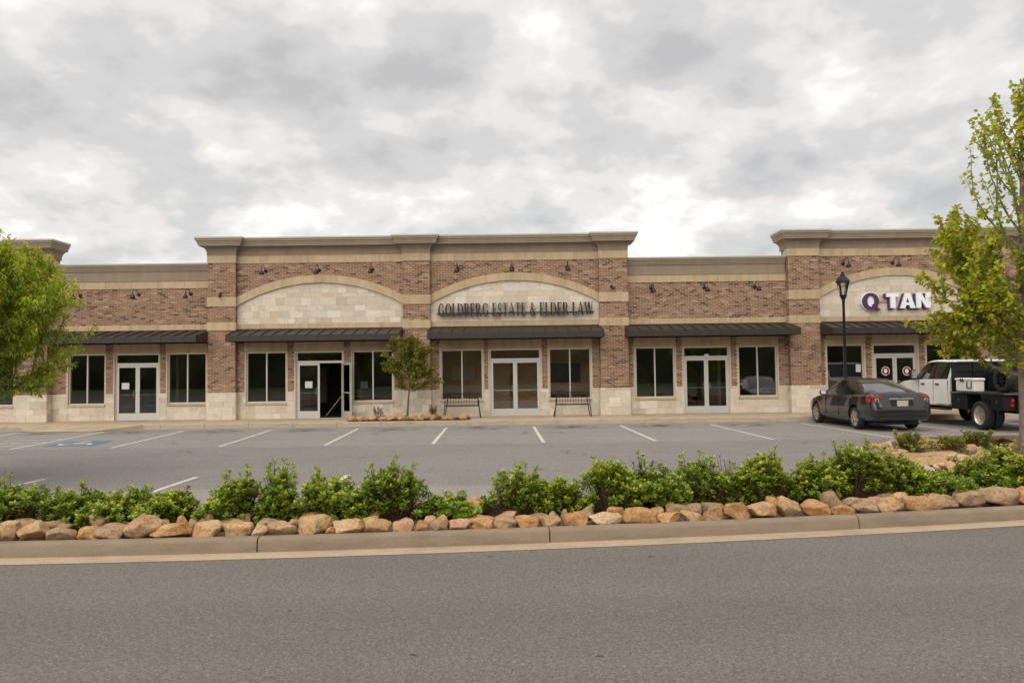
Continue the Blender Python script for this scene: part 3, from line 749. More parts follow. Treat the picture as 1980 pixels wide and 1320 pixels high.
rf.build('roof', MAT['roof'], building)
for a, b in ((-24.5, -17.25), (-11.29, 4.32), (10.33, 24.5)): MB().box(a + .02, b - .02, YW + .29, 28.58, 5.31, 6.85).build('parapet', MAT['taupe'], building)

# law office interior: things seen dimly through the glass
MB().box(-.1, .02, 30.50, 30.58, .14, 2.25).box(1.0, 1.12, 30.50, 30.58, .14, 2.25).box(-.1, 1.12, 30.50, 30.58, 2.25, 2.36).build('inner_door_frame', MAT['wood'], building)
dk = empty('reception_desk', (2.1, 29.6, .14), 'dark reception desk seen through the law office right window', 'desk')
MB().box(1.5, 2.9, 29.3, 30.0, .83, .88).build('desk_top', MAT['wood'], dk); MB().box(1.55, 2.85, 29.42, 29.98, .14, .83).build('desk_front', MAT['dark_room'], dk)
tag(MB().bevbox(1.55, 2.75, 30.50, 30.56, 1.35, 2.10, .01).build('wall_screen', MAT['black']), 'dark screen on the wall inside the law office right window', 'screen')
tag(MB().bevbox(-2.5, -1.5, 30.52, 30.56, 1.45, 2.05, .01).build('framed_picture', MAT['grout']), 'pale framed picture inside the law office left window', 'picture')

# papers and stickers on the glass, small things inside
def card(name, x0, y0_, x1, y1_, Y, mat, label, cat, th=.004):
    a, b = P(x0, y1_, Y), P(x1, y0_, Y); return tag(MB().box(a.x, b.x, Y - th, Y, a.z, b.z).build(name, mat), label, cat)
card('paper_notice', 590, 737, 604, 750, 28.085, MAT['paper'], 'white paper notice taped to the closed leaf of the propped-open door', 'notice')
card('paper_notice', 235.5, 740, 250, 752.5, 28.185, MAT['paper'], 'white paper notice taped inside the far left shop door', 'notice')
card('paper_notice', 1655, 704, 1664, 719, 28.117, MAT['paper'], 'pale paper notice in the window left of the tanning shop door', 'notice')
card('paper_notice', 697, 737, 711, 750, 28.60, MAT['paper'], 'pale notice standing low in the window beside the propped door', 'notice')
card('yellow_bin', 690, 752, 702, 768, 28.75, MAT['yellow'], 'yellow bin inside the window beside the propped-open door', 'bin', .25)
card('door_number_plate', 1362, 684, 1370, 690, 28.160, MAT['paper'], 'small white number plate above the empty unit door right of centre', 'plate')
tag(MB().lathe([(.0, 0), (.06, .01), (.075, .06), (.05, .12), (0, .13)], (-1.25, 28.225, .756), 'Z', 14).build('white_jar', MAT['paper'], None, True), 'small white object on the law office left window sill', 'ornament')

# ------------------------------------------------------------------ awnings
def awning(x0, x1, yw, label):
    yf = 26.82; zb_, zf, zl = 3.46, 3.205, 2.995
    root = empty('awning', ((x0 + x1) / 2, yw, 2.99), label, 'awning', 'dark standing-seam awnings over the shopfronts')
    yb = yw - .045
    n = max(4, round((x1 - x0) / .42)); dx = (x1 - x0) / n
    p0 = None
    for i in range(n):                            # roof pans with a slight dish, then the seams
        a = x0 + dx * i; b = a + dx
        if p0 is None:
            p0 = MB().add([(a + .004, yb, zb_), (b - .004, yb, zb_), (b - .004, yf, zf), (a + .004, yf, zf), (a + .004, yb, zb_ - .02), (b - .004, yb, zb_ - .02), (b - .004, yf, zf - .02), (a + .004, yf, zf - .02)],
                          [(3, 2, 1, 0), (4, 5, 6, 7), (0, 1, 5, 4), (2, 3, 7, 6), (1, 2, 6, 5), (3, 0, 4, 7)]).build('roof_pan', MAT['awning'], root); l0 = p0.location.copy()
            s0 = MB().bar((a, yb, zb_ + .012), (a, yf, zf + .012), .022, .045).build('seam', MAT['awning'], root); ls = s0.location.copy()
            f0 = MB().bevbox(a + .002, b - .002, yf - .03, yf, zl, zf + .012, .004).build('fascia_panel', MAT['awning'], root); lf = f0.location.copy()
            c0_ = MB().box(a - .006, a + .006, yf - .038, yf - .031, zl + .005, zf + .01).build('fascia_rib', MAT['awning'], root); lc = c0_.location.copy()
        else:
            for o, l in ((p0, l0), (s0, ls), (f0, lf), (c0_, lc)): clone(o, l + Vector((dx * i, 0, 0)), root)
    for o, l in ((s0, ls), (c0_, lc)): clone(o, l + Vector((dx * n, 0, 0)), root)
    MB().box(x0 - .02, x1 + .02, yb - .02, yb + .02, zb_ - .03, zb_ + .05).build('wall_flashing', MAT['awning'], root)
    for xx in (x0 - .016, x1 + .002):
        MB().add([(xx, yb, zb_), (xx, yf, zf), (xx, yf, zl), (xx, yb, zl + .05), (xx + .014, yb, zb_), (xx + .014, yf, zf), (xx + .014, yf, zl), (xx + .014, yb, zl + .05)], [(0, 1, 2, 3), (7, 6, 5, 4), (0, 4, 5, 1), (1, 5, 6, 2), (2, 6, 7, 3), (3, 7, 4, 0)]).build('end_panel', MAT['awning'], root)
    MB().box(x0, x1, yf + .03, yf + .07, zl, zl + .05).box(x0, x1, yb - .05, yb, zl + .0, zl + .05).build('frame_rail', MAT['black'], root)
    for i in range(0, n + 1, 3):
        MB().bar((x0 + dx * i, yb, zl + .02), (x0 + dx * i, yf + .05, zl + .02), .035).build('bracket', MAT['black'], root)
awning(-24.3, -18.32, YW, 'dark awning behind the leafy tree at the far left edge')
awning(-17.2, -11.31, YL, 'dark brown metal awning right of the left leafy tree')
awning(-10.25, -4.06, YW, 'dark brown metal awning over the propped-open door')
awning(-3.02, 3.30, YW, 'dark brown metal awning under the black law office lettering')
awning(4.20, 10.34, YL, 'dark brown metal awning on the low section right of centre')
awning(11.47, 17.28, YW, 'dark metal awning under the purple and white tanning sign')
awning(18.45, 24.3, YW, 'dark awning behind the right tree at the far right edge')

# ------------------------------------------------------------------ gooseneck wall lamps
def gooseneck():
    root = bpy.data.objects.new('wall_lamp', None); COL.objects.link(root); root.empty_display_size = .2; reg(root, (0, 0, 0))
    MB().lathe([(.0, -.035), (.06, -.03), (.085, -.012), (.085, 0)], (0, 0, 0), 'Y', 16).build('wall_plate', MAT['black'], root, True)
    pts = [(0, -.03, 0), (0, -.10, .03)] + [(0, -.33 - .23 * math.cos(a), .10 + .20 * math.sin(a)) for a in np.linspace(0.35, math.pi - .0, 10)][::-1][::-1]
    pts = [(0, -.02, 0), (0, -.10, .04), (0, -.17, .13), (0, -.26, .19), (0, -.37, .205), (0, -.47, .175), (0, -.53, .11), (0, -.55, .03), (0, -.55, -.06)]
    MB().tube(pts, .013, 8).build('arm', MAT['black'], root, True)
    sh = MB().lathe([(.018, .10), (.035, .10), (.042, .05), (.065, .03), (.095, -.02), (.118, -.09), (.113, -.095), (.085, -.03), (.03, .0)], (0, -.55, -.13), 'Z', 20); o = sh.build('lamp_shade', MAT['black'], root, True)
    MB().lathe([(.0, -.05), (.035, -.035), (.045, 0), (.03, .04), (.02, .06)], (0, -.55, -.17), 'Z', 12).build('bulb', MAT['clear'], root, True)
    return root
G0 = gooseneck(); g_used = [False]
def copy_tree(o, parent=None):
    c = o.copy(); COL.objects.link(c); c.parent = parent
    for ch in o.children: copy_tree(ch, c)
    return c
def place_lamp(x, y, z, label):
    o = G0 if not g_used[0] else copy_tree(G0)
    g_used[0] = True; o.location = (x, y, z); o.scale = (.85, .85, .85); tag(o, label, 'wall lamp', 'black gooseneck lamps along the facade')
where = {0: 'on the low left section', 1: 'above the blank stone arch', 2: 'above the law office arch', 3: 'on the low section right of centre', 4: 'above the tanning shop arch'}
for k, (y, zc, xs_) in {0: (YL, 4.86, (-16.2, -14.0, -12.05)), 1: (YW, 5.68, (-9.2, -7.2, -5.2)), 2: (YW, 5.68, (-2.0, .03, 2.1)), 3: (YL, 4.86, (5.25, 7.25, 9.15)), 4: (YW, 5.68, (12.45, 14.3, 16.2))}.items():
    for i, x in enumerate(xs_): place_lamp(x, y - .008, zc, 'black gooseneck wall lamp, %s of three %s' % (('left', 'middle', 'right')[i], where[k]))
for x, z, lb in ((-10.82, 4.80, 'small black floodlight on the pillar left of the blank arch'), (3.72, 4.92, 'small black floodlight on the pillar right of the law office arch')):
    r_ = empty('floodlight', (x, YP - .008, z), lb, 'floodlight', 'small floodlights on the pillars')
    MB().lathe([(0, -.05), (.05, -.045), (.055, 0)], (x, YP - .008, z), 'Y', 14).build('wall_plate', MAT['black'], r_)
    MB().tube([(x, YP - .05, z), (x + .03, YP - .11, z - .02), (x + .04, YP - .15, z - .06)], .012, 6).build('arm', MAT['black'], r_)
    MB().lathe([(0, .05), (.04, .045), (.05, 0), (.055, -.05), (0, -.045)], (x + .04, YP - .17, z - .09), 'Z', 12).build('lamp_head', MAT['black'], r_)

# ------------------------------------------------------------------ lettering
def glyph(ch):
    """strokes in a unit-high cell: list of polygons (x,z); returns (width, polys)"""
    th, tn, sf = .20, .085, .055
    R = lambda a, b, c, d: [(a, c), (b, c), (b, d), (a, d)]
    def ring(cx, cz, rx, rz, a0, a1, wx, n=14):
        out = []
        for i in range(n):
            q = []
            for a in (a0 + (a1 - a0) * i / n, a0 + (a1 - a0) * (i + 1) / n):
                a = math.radians(a); t = tn + (wx - tn) * abs(math.cos(a)) ** 1.3
                q.append(((cx + rx * math.cos(a), cz + rz * math.sin(a)), (cx + (rx - t) * math.cos(a), cz + (rz - t * .75) * math.sin(a))))
            out.append([q[0][0], q[1][0], q[1][1], q[0][1]])
        return out
    stem = lambda x: [R(x, x + th, 0, 1), R(x - sf, x, 0, .045), R(x - sf, x, .955, 1), R(x + th, x + th + sf, 0, .045), R(x + th, x + th + sf, .955, 1)]
    if ch == 'E': return .70, stem(.06) + [R(.23, .60, .94, 1.0), R(.23, .50, .47, .53), R(.23, .62, 0, .06), R(.57, .62, .78, .94), R(.46, .50, .38, .62), R(.59, .64, .06, .26)]
    if ch == 'L': return .66, stem(.06) + [R(.23, .60, 0, .06), R(.57, .62, .06, .28)]
    if ch == 'T': return .76, [R(.295, .465, 0, 1)] + [R(.20, .56, 0, .045), R(.04, .72, .94, 1.0), R(.04, .09, .74, .94), R(.67, .72, .74, .94)]
    if ch == 'O': return .92, ring(.46, .5, .44, .52, 0, 360, th)
    if ch == 'D': return .88, stem(.06) + ring(.36, .5, .48, .50, -90, 90, th)
    if ch == 'G': return .90, ring(.46, .5, .44, .52, 42, 318, th) + [R(.66, .83, .06, .44), R(.58, .90, .40, .45), R(.72, .76, .72, .92)]
    if ch == 'B': return .76, stem(.06) + ring(.34, .745, .30, .255, -90, 90, .15) + ring(.36, .265, .34, .265, -90, 90, .16)
    if ch == 'R': return .86, stem(.06) + ring(.36, .735, .32, .265, -90, 90, .15) + [[(.36, .48), (.50, .48), (.86, 0), (.66, 0)]]
    if ch == 'S': return .62, ring(.31, .745, .25, .275, 20, 270, .14) + ring(.31, .26, .27, .28, -160, 90, .15) + [R(.52, .56, .72, .96), R(.06, .10, .04, .30)]
    if ch == 'A': return .86, [[(.02, 0), (.09, 0), (.42, .96), (.40, 1.02)], [(.38, 1.02), (.48, 1.02), (.84, 0), (.64, 0)], R(.20, .62, .30, .355), R(-.02, .20, 0, .045), R(.58, .90, 0, .045)]
    if ch == 'W': return 1.24, [[(.06, 1), (.25, 1), (.46, .0), (.38, 0)], [(.42, 0), (.47, 0), (.68, .98), (.62, 1)], [(.58, 1), (.77, 1), (.95, 0), (.88, 0)], [(.91, 0), (.95, 0), (1.17, 1), (1.11, 1)], R(0, .32, .955, 1), R(.52, .84, .955, 1), R(1.04, 1.24, .955, 1)]
    if ch == '&': return .92, ring(.36, .76, .20, .25, 0, 360, .13) + ring(.36, .27, .33, .28, 60, 330, .15) + [[(.22, .62), (.36, .66), (.86, 0), (.66, 0)], R(.60, .86, .44, .49)]
    return .34, []
def sign_text(text, x0, x1, z0, h, yface, depth, mat, parent):
    gs = [glyph(c) for c in text]; sp = .075; tot = sum(g[0] + sp for g in gs) - sp; k = (x1 - x0) / tot; x = x0
    for c, (w_, polys) in zip(text, gs):
        if polys:
            m = MB()
            for i, q in enumerate(polys):           # every stroke a hair deeper than the one before: no shared planes
                m.prism([(x + a * k, z0 + b * h) for a, b in q], yface - .0006 * i, yface + depth)
            m.build('letter', mat, parent, fixn=True)
        x += (w_ + sp) * k
a, b = P(847, 611, 27.80), P(1146.5, 585.5, 27.80)
sg = empty('law_office_sign', ((a.x + b.x) / 2, YW, a.z), 'black serif letters reading GOLDBERG ESTATE & ELDER LAW on the stone arch', 'sign')
zl_ = (P(990, 610, 27.8).z + 0)
sign_text('GOLDBERG ESTATE & ELDER LAW', a.x, b.x, zl_, .475, 27.80, .10, MAT['blackpaint'], sg)
MB().box(a.x - .06, b.x + .06, 27.905, 27.96, zl_ + .115, zl_ + .137).build('raceway', MAT['blackpaint'], sg)
for i in range(8):
    x = a.x + (b.x - a.x) * i / 7; MB().box(x - .02, x + .02, 27.955, 27.99, zl_ + .105, zl_ + .145).build('standoff', MAT['black'], sg)

qa, qb = P(1667, 600, 27.85), P(1701, 565, 27.85); ta, tb = P(1711, 598, 27.85), P(1796, 566.5, 27.85)
qs = empty('tanning_sign', ((qa.x + tb.x) / 2, YW, qa.z), 'purple Q and white block letters TAN on the right-hand stone arch', 'sign')
def ell(m, cx, cz, ro, ri, y0, y1, n=36, kx=.95):
    po = [(cx + ro * kx * math.cos(t), cz + ro * math.sin(t)) for t in np.linspace(0, 2 * math.pi, n, endpoint=False)]
    if ri is None: m.prism(po, y0, y1); return
    pi_ = [(cx + ri[0] * math.cos(t + .5) * 1.0 , cz + ri[1] * math.sin(t + .5)) for t in np.linspace(0, 2 * math.pi, n, endpoint=False)]
    vs = [(x, y0, z) for x, z in po] + [(x, y0, z) for x, z in pi_] + [(x, y1, z) for x, z in po] + [(x, y1, z) for x, z in pi_]; fs = []
    for i in range(n):
        j = (i + 1) % n; fs += [(i, j, n + j, n + i), (2 * n + i, i, n + i, 3 * n + i)[:0] or (i, 2 * n + i, 2 * n + j, j), (n + i, n + j, 3 * n + j, 3 * n + i)]
    m.add(vs, fs)
qcx, qcz, qr = (qa.x + qb.x) / 2 - .01, (qa.z + qb.z) / 2, (qb.z - qa.z) / 2
m = MB(); ell(m, qcx, qcz, qr + .02, None, 27.90, 27.97); m.build('sign_backing', MAT['white_sign'], qs, fixn=True)
m = MB(); ell(m, qcx, qcz, qr - .015, (qr * .40, qr * .60), 27.82, 27.899)
rt = math.radians
m.prism([(qcx + .04, qcz - .12), (qcx + .13, qcz - .10), (qcx + .36, qcz - .33), (qcx + .24, qcz - .37)], 27.815, 27.898); m.build('letter', MAT['purple'], qs, fixn=True)
m = MB(); m.add([(qcx + qr * .46 * math.cos(t), 27.86, qcz + qr * .64 * math.sin(t)) for t in np.linspace(0, 2 * math.pi, 24, endpoint=False)], [tuple(range(23, -1, -1))]); m.build('letter_face', MAT['white_sign'], qs)
def block(ch):
    if ch == 'T': return .80, [[(0, 1), (0, .74), (.25, .74), (.25, 0), (.57, 0), (.57, .74), (.80, .74), (.80, 1)]]
    if ch == 'A': return .98, [[(0, 0), (.34, 1), (.66, 1), (.98, 0), (.66, 0), (.60, .20), (.38, .20), (.32, 0)]]
    return .92, [[(0, 0), (0, 1), (.32, 1), (.62, .46), (.62, 1), (.92, 1), (.92, 0), (.62, 0), (.30, .56), (.30, 0)]]
x = ta.x; hh = tb.z - ta.z; tot = .80 + .98 + .92 + .06; kk = (tb.x - ta.x) / tot
for ch in 'TAN':
    w_, pl = block(ch)
    poly = [(x + u * kk, ta.z + v * hh) for u, v in pl[0]]
    cxm = sum(p[0] for p in poly) / len(poly); czm = sum(p[1] for p in poly) / len(poly)
    lo_ = MB().prism(poly, 27.87, 27.96).build('letter', MAT['purple'], qs, fixn=True)
    sc_ = [(cxm + (p[0] - cxm) * .955 + .012, czm + (p[1] - czm) * .955 + .012) for p in poly]
    MB().prism([(p[0] + .035, p[1] + .012) for p in sc_], 27.80, 27.869).build('letter_face', MAT['white_sign'], lo_, fixn=True)
    if ch == 'A':                                   # counter of the A
        cx_ = x + .49 * kk; MB().prism([(cx_ - .09 * kk + .04, ta.z + .42 * hh), (cx_ + .09 * kk + .04, ta.z + .42 * hh), (cx_ + .04, ta.z + .72 * hh)], 27.796, 27.80 - .0005).build('counter', MAT['purple'], lo_, fixn=True)
    x += (w_ + .03) * kk
MB().box(qcx + .2, ta.x + .35, 27.965, 27.985, qcz - .05, qcz + .03).build('raceway', MAT['cream'], qs).color = (.42, .33, .22, 1)
# door stickers of the tanning shop and number above it
for i, (x0_, x1_) in enumerate(((1704, 1721), (1745, 1762))):
    c0_ = P((x0_ + x1_) / 2, 717, 28.09); r = .165
    st = empty('door_sticker', (c0_.x, 28.095, c0_.z - r), 'round red and white Q sticker on the %s leaf of the tanning shop door' % ('left', 'right')[i], 'sticker', 'door stickers')
    m = MB(); ell(m, c0_.x, c0_.z, r, (r * .82, r * .86), 28.092, 28.097); m.build('sticker_rim', MAT['white_sign'], st, fixn=True)
    m = MB(); ell(m, c0_.x, c0_.z, r * .80, (r * .40, r * .52), 28.092, 28.097); m.prism([(c0_.x + .02, c0_.z - .06), (c0_.x + .06, c0_.z - .05), (c0_.x + .14, c0_.z - .15), (c0_.x + .08, c0_.z - .16)], 28.0905, 28.0965); m.build('sticker_ring', MAT['red'], st, fixn=True)
    m = MB(); m.add([(c0_.x + r * .39 * math.cos(t), 28.094, c0_.z + r * .5 * math.sin(t)) for t in np.linspace(0, 2 * math.pi, 20, endpoint=False)], [tuple(range(19, -1, -1))]); m.build('sticker_centre', MAT['white_sign'], st)

# ------------------------------------------------------------------ benches
def bench(xc, y, label):
    r = empty('bench', (xc, y, ZB), label, 'bench', 'black metal benches by the law office'); hw = .60
    for s in (-1, 1):
        m = MB(); m.tube([(xc + s * (hw + .06), y - .30, ZB), (xc + s * (hw + .01), y - .27, ZB + .44), (xc + s * (hw + .01), y - .25, ZB + .62), (xc + s * (hw + .01), y + .12, ZB + .62)], .018, 8); m.build('front_leg', MAT['black'], r)
        m = MB(); m.tube([(xc + s * (hw + .06), y + .30, ZB), (xc + s * (hw - .02), y + .12, ZB + .42), (xc + s * (hw - .06), y + .26, ZB + .86)], .018, 8); m.build('rear_leg', MAT['black'], r)
    MB().bar((xc - hw, y - .26, ZB + .44), (xc + hw, y - .26, ZB + .44), .035).build('seat_rail', MAT['black'], r)
    MB().bar((xc - hw, y + .12, ZB + .44), (xc + hw, y + .12, ZB + .44), .03).build('seat_rail', MAT['black'], r)
    MB().bar((xc - hw + .02, y + .26, ZB + .86), (xc + hw - .02, y + .26, ZB + .86), .03).build('top_rail', MAT['black'], r)
    s0 = None
    for i in range(12):
        x = xc - hw + .06 + (2 * hw - .12) * i / 11
        if s0 is None:
            s0 = MB(); s0.tube([(x, y - .255, ZB + .455), (x, y + .06, ZB + .44), (x, y + .14, ZB + .47), (x, y + .26, ZB + .85)], .0085, 6); s0 = s0.build('slat', MAT['black'], r); l0 = s0.location.copy(); x00 = x
        else: clone(s0, l0 + Vector((x - x00, 0, 0)), r)
bench(P(894, 790, 27.2).x, 27.25, 'black metal slatted bench left of the law office door')
bench(P(1107, 790, 27.2).x, 27.25, 'black metal slatted bench right of the law office door')

# ------------------------------------------------------------------ lamp post
lp = P(1635, 720, 26.0); lx, ly = lp.x, 26.0
zt_ = P(1632, 525, 26.0).z
lr = empty('street_lamp', (lx, ly, ZB), 'black lantern lamp post standing behind the dark sedan', 'street lamp')
MB().lathe([(.20, 0), (.20, .05), (.16, .10), (.13, .30), (.10, .5), (.085, .62), (.07, .70), (.050, .9), (.043, zt_ - ZB - 1.05), (.058, zt_ - ZB - 1.03), (.058, zt_ - ZB - .99), (.045, zt_ - ZB - .97)], (lx, ly, ZB), 'Z', 16).build('post', MAT['black'], lr, True)
zh = zt_ - .98
MB().lathe([(.05, 0), (.09, .06), (.10, .10), (.13, .14), (.13, .17)], (lx, ly, zh), 'Z', 16).build('fitter', MAT['black'], lr, True)
rg = MB(); nS = 6
lo = [(lx + .105 * math.cos(2 * math.pi * (i + .5) / nS), ly + .105 * math.sin(2 * math.pi * (i + .5) / nS), zh + .17) for i in range(nS)]
hi = [(lx + .205 * math.cos(2 * math.pi * (i + .5) / nS), ly + .205 * math.sin(2 * math.pi * (i + .5) / nS), zh + .62) for i in range(nS)]
for p, q in zip(lo, hi): rg.bar(p, q, .018)
for i in range(nS): rg.bar(hi[i], hi[(i + 1) % nS], .02)
rg.build('lantern_cage', MAT['black'], lr)
m = MB(); k_ = .94
m.add([((p[0] - lx) * k_ + lx, (p[1] - ly) * k_ + ly, p[2]) for p in lo + hi], [(i, (i + 1) % nS, nS + (i + 1) % nS, nS + i) for i in range(nS)]); m.build('lantern_glass', glass('clear_glass', (.9, .9, .88)), lr)
m = MB(); m.lathe([(.255, .60), (.26, .63), (.21, .72), (.14, .79), (.09, .82), (.085, .86), (.05, .90), (.065, .93), (.04, .97), (0, .98)], (lx, ly, zh), 'Z', 6); m.build('lantern_roof', MAT['black'], lr)

# ------------------------------------------------------------------ vehicles
def wheel(cx, cy, cz, r, wdt, side, parent, rim=MAT['rimm'], spokes=7, rimr=.66, deep=0.0):
    """side: -1 outer face to -x, +1 to +x"""
    h = wdt / 2; p = [(r * rimr, -h * .85), (r * .86, -h), (r * .97, -h * .8), (r, -h * .45), (r, h * .45), (r * .97, h * .8), (r * .86, h), (r * rimr, h * .85)]
    t = MB().lathe(p + [p[0]], (cx, cy, cz), 'X', 32, 0, False).build('wheel', MAT['tyre'], parent, True)
    m = MB(); f = side * h * (.80 - deep)
    m.lathe([(r * rimr, side * h * .8), (r * (rimr - .05), f * .9), (r * (rimr - .08), f * .2), (0, f * .2)], (cx, cy, cz), 'X', 28, 0, False)
    m.lathe([(.0, f + side * .004), (r * .17, f), (r * .20, f * .5)][::1], (cx, cy, cz), 'X', 16)
    for i in range(spokes):
        a = 2 * math.pi * i / spokes + .3; b = a + .0
        c_, s_ = math.cos(a), math.sin(a); m.bar((cx + f * .92, cy + c_ * r * .12, cz + s_ * r * .12), (cx + f * .96, cy + c_ * r * (rimr - .02), cz + s_ * r * (rimr - .02)), r * .13, .03)
    m.build('rim', rim, t, fixn=True); return t
def loft(stations, mats=None, cap=True):
    n = len(stations[0]); m = MB()
    m.v = [tuple(p) for s in stations for p in s]
    for i in range(len(stations) - 1):
        for j in range(n): m.f.append((i * n + j, i * n + (j + 1) % n, i * n + n + (j + 1) % n, i * n + n + j)); m.m.append(0)
    if cap: m.f += [tuple(range(n - 1, -1, -1)), tuple(range((len(stations) - 1) * n, len(stations) * n))]; m.m += [0, 0]
    return m
def cut(o, cutters):
    for c in cutters:
        md = o.modifiers.new('c', 'BOOLEAN'); md.object = c; md.operation = 'DIFFERENCE'; md.solver = 'EXACT'
    bpy.context.view_layer.update(); dg = bpy.context.evaluated_depsgraph_get(); me = bpy.data.meshes.new_from_object(o.evaluated_get(dg))
    o.modifiers.clear(); o.data = me
    for c in cutters: bpy.data.objects.remove(c, do_unlink=True)
def interp(tab, y):
    for a, b in zip(tab, tab[1:]):
        if a[0] <= y <= b[0]:
            t = (y - a[0]) / (b[0] - a[0]); t = t * t * (3 - 2 * t) if len(tab) < 9 else t
            return [p + (q - p) * t for p, q in zip(a, b)]
    return list(tab[-1])

def sedan(X, Y):                                  # X = centre line, Y = rear bumper
    car = empty('parked_sedan', (X, Y, 0), 'dark charcoal sedan parked nose-in in front of the lamp post', 'car')
    tab = [(0.0, .60, .43, .62, .64), (.03, .74, .36, .68, .70), (.07, .80, .31, .80, .84), (.13, .825, .285, .98, 1.04), (.20, .84, .27, 1.03, 1.085), (.5, .87, .255, 1.02, 1.085), (.85, .885, .24, 1.005, 1.07), (1.3, .892, .21, .985, 1.03), (1.9, .895, .20, .965, .99), (2.6, .895, .20, .945, .97), (3.25, .89, .20, .93, .975), (3.65, .885, .20, .91, .965), (4.1, .862, .215, .84, .89), (4.45, .81, .235, .76, .80), (4.68, .70, .27, .67, .70), (4.80, .52, .36, .56, .58)]
    st = []
    for (y, w_, zb, zs, zt) in tab:
        h = [(0, zb), (.72 * w_, zb), (.90 * w_, zb + .03), (.975 * w_, zb + .13), (w_, zb + (zs - zb) * .42), (.995 * w_, zb + (zs - zb) * .68), (.965 * w_, zs - .05), (.90 * w_, zs), (.70 * w_, zs + (zt - zs) * .75), (0, zt)]
        st.append([(X + x, Y + y, z) for x, z in h] + [(X - x, Y + y, z) for x, z in h[-2:0:-1]])
    body = loft(st).build('body', MAT['carpaint'], car, fixn=True)
    WY = (1.09, 3.86); r = .325; cs = []
    for wy in WY:
        for s in (-1, 1):
            c = MB().lathe([(r + .055, -.22), (r + .055, .22)], (X + s * .86, Y + wy, r + .015), 'X', 36).build('cutter', MAT['tyre'], None, fixn=True); cs.append(c)
    cut(body, cs); body.data.materials.clear(); body.data.materials.append(MAT['carpaint']); auto_smooth(body, 28)
    for wy in WY:
        for s in (-1, 1): wheel(X + s * .775, Y + wy, r, r, .21, s, car, spokes=6, rimr=.70)
        MB().box(X - .64, X + .64, Y + wy - .40, Y + wy + .40, .30, .72).build('wheel_well', MAT['carplastic'], car)
    MB().box(X - .62, X + .62, Y + .35, Y + 4.4, .17, .24).build('underbody', MAT['carplastic'], car)
    # greenhouse
    ys = [.64, .80, 1.0, 1.2, 1.42, 1.55, 1.85, 2.05, 2.13, 2.4, 2.7, 2.86, 3.1, 3.35, 3.66]
    top = [(.64, 1.075), (1.42, 1.395), (1.55, 1.425), (1.85, 1.462), (2.2, 1.472), (2.5, 1.462), (2.7, 1.435), (2.86, 1.39), (3.66, .955)]
    zt_ = lambda y: next(a[1] + (b[1] - a[1]) * (y - a[0]) / (b[0] - a[0]) for a, b in zip(top, top[1:]) if a[0] <= y <= b[0] + 1e-9)
    gh = MB(); hs = []
    for y in ys:
        zt = zt_(y); b = interp(tab, y); zb = b[3] - .05; wb = b[1] * .93; k = max(0.0, min(1.0, (zt - zb) / .48)); wt = wb - .27 * k
        t1 = .06 * k
        hs.append([(wb, zb), (wb - (wb - wt) * .45, zb + (zt - zb - t1) * .5), (wt, zt - t1 - .012), (wt * .90, zt - t1 * .45), (wt * .55, zt - .012 * k), (0, zt)])
    n = 6; full = [[(X + x, Y + y, z) for x, z in h] + [(X - x, Y + y, z) for x, z in h[-2::-1]] for y, h in zip(ys, hs)]
    nn = len(full[0]); gh.v = [p for s in full for p in s]
    for i in range(len(ys) - 1):
        ym = (ys[i] + ys[i + 1]) / 2
        for j in range(nn - 1):
            jj = j if j < 5 else nn - 2 - j
            if jj in (0, 1): mi = 1 if (1.2 < ym < 2.05 or 2.13 < ym < 3.1) else (2 if 2.05 < ym < 2.13 else 0)
            elif jj == 2: mi = 0
            elif jj == 3: mi = 3 if (.80 < ym < 1.42) else (0 if ym < 2.86 or ym > 3.35 else 1)
            else: mi = 3 if ym < 1.42 else (0 if ym < 2.86 else 1)
            gh.f.append((i * nn + j, i * nn + nn + j, i * nn + nn + j + 1, i * nn + j + 1)); gh.m.append(mi)
    g = gh.build('cabin', [MAT['carpaint'], MAT['carglass'], MAT['black'], MAT['rearglass']], car, fixn=True); auto_smooth(g, 30)
    # rear details
    for s in (-1, 1):
        xo = X + s * .70
        sect = lambda d: None
        tl = MB()
        pts = [(X + s * .55, Y + .108), (X + s * .64, Y + .105), (X + s * .74, Y + .12), (X + s * .815, Y + .18), (X + s * .848, Y + .34)]
        def strip(z0, z1, off, y_sh=0):
            m = MB(); vs = []
            for i, (x, y) in enumerate(pts):
                nx, ny = ((0, -1), (0, -1), (s * .5, -.87), (s * .87, -.5), (s, 0))[i]
                tp = .0 if i < 3 else .02 * (i - 2)
                vs += [(x + nx * off, y + ny * off, z0 + tp), (x + nx * off, y + ny * off, z1 - tp * .6), (x - nx * .03, y - ny * .03, z0 + tp), (x - nx * .03, y - ny * .03, z1 - tp * .6)]
            k = len(pts)
            for i in range(k - 1): m.add([], []); b = i * 4; m.f += [(b, b + 4, b + 5, b + 1), (b + 1, b + 5, b + 7, b + 3), (b + 2, b, b + 4, b + 6)[::-1]]; m.m += [0] * 3
            m.v = vs; m.f += [(0, 1, 3, 2), ((k - 1) * 4, (k - 1) * 4 + 1, (k - 1) * 4 + 3, (k - 1) * 4 + 2)]; m.m += [0, 0]; return m
        t = strip(.775, .955, .018).build('tail_light', MAT['red'], car, fixn=True)
        strip(.957, .985, .012).build('turn_lens', MAT['amber'], t, fixn=True)
        MB().lathe([(.052, 0), (.052, -.010), (.040, -.012), (.040, 0)], (X + s * .69, Y + .088, .865), 'Y', 18, 0, False).build('reverse_lens', MAT['clear'], t, fixn=True)
        MB().bevbox(X + s * (.95), X + s * (.95) + s * .0 + (.0 if s > 0 else 0) + .001, Y + 3.2, Y + 3.21, .98, .99, .0002) if False else None
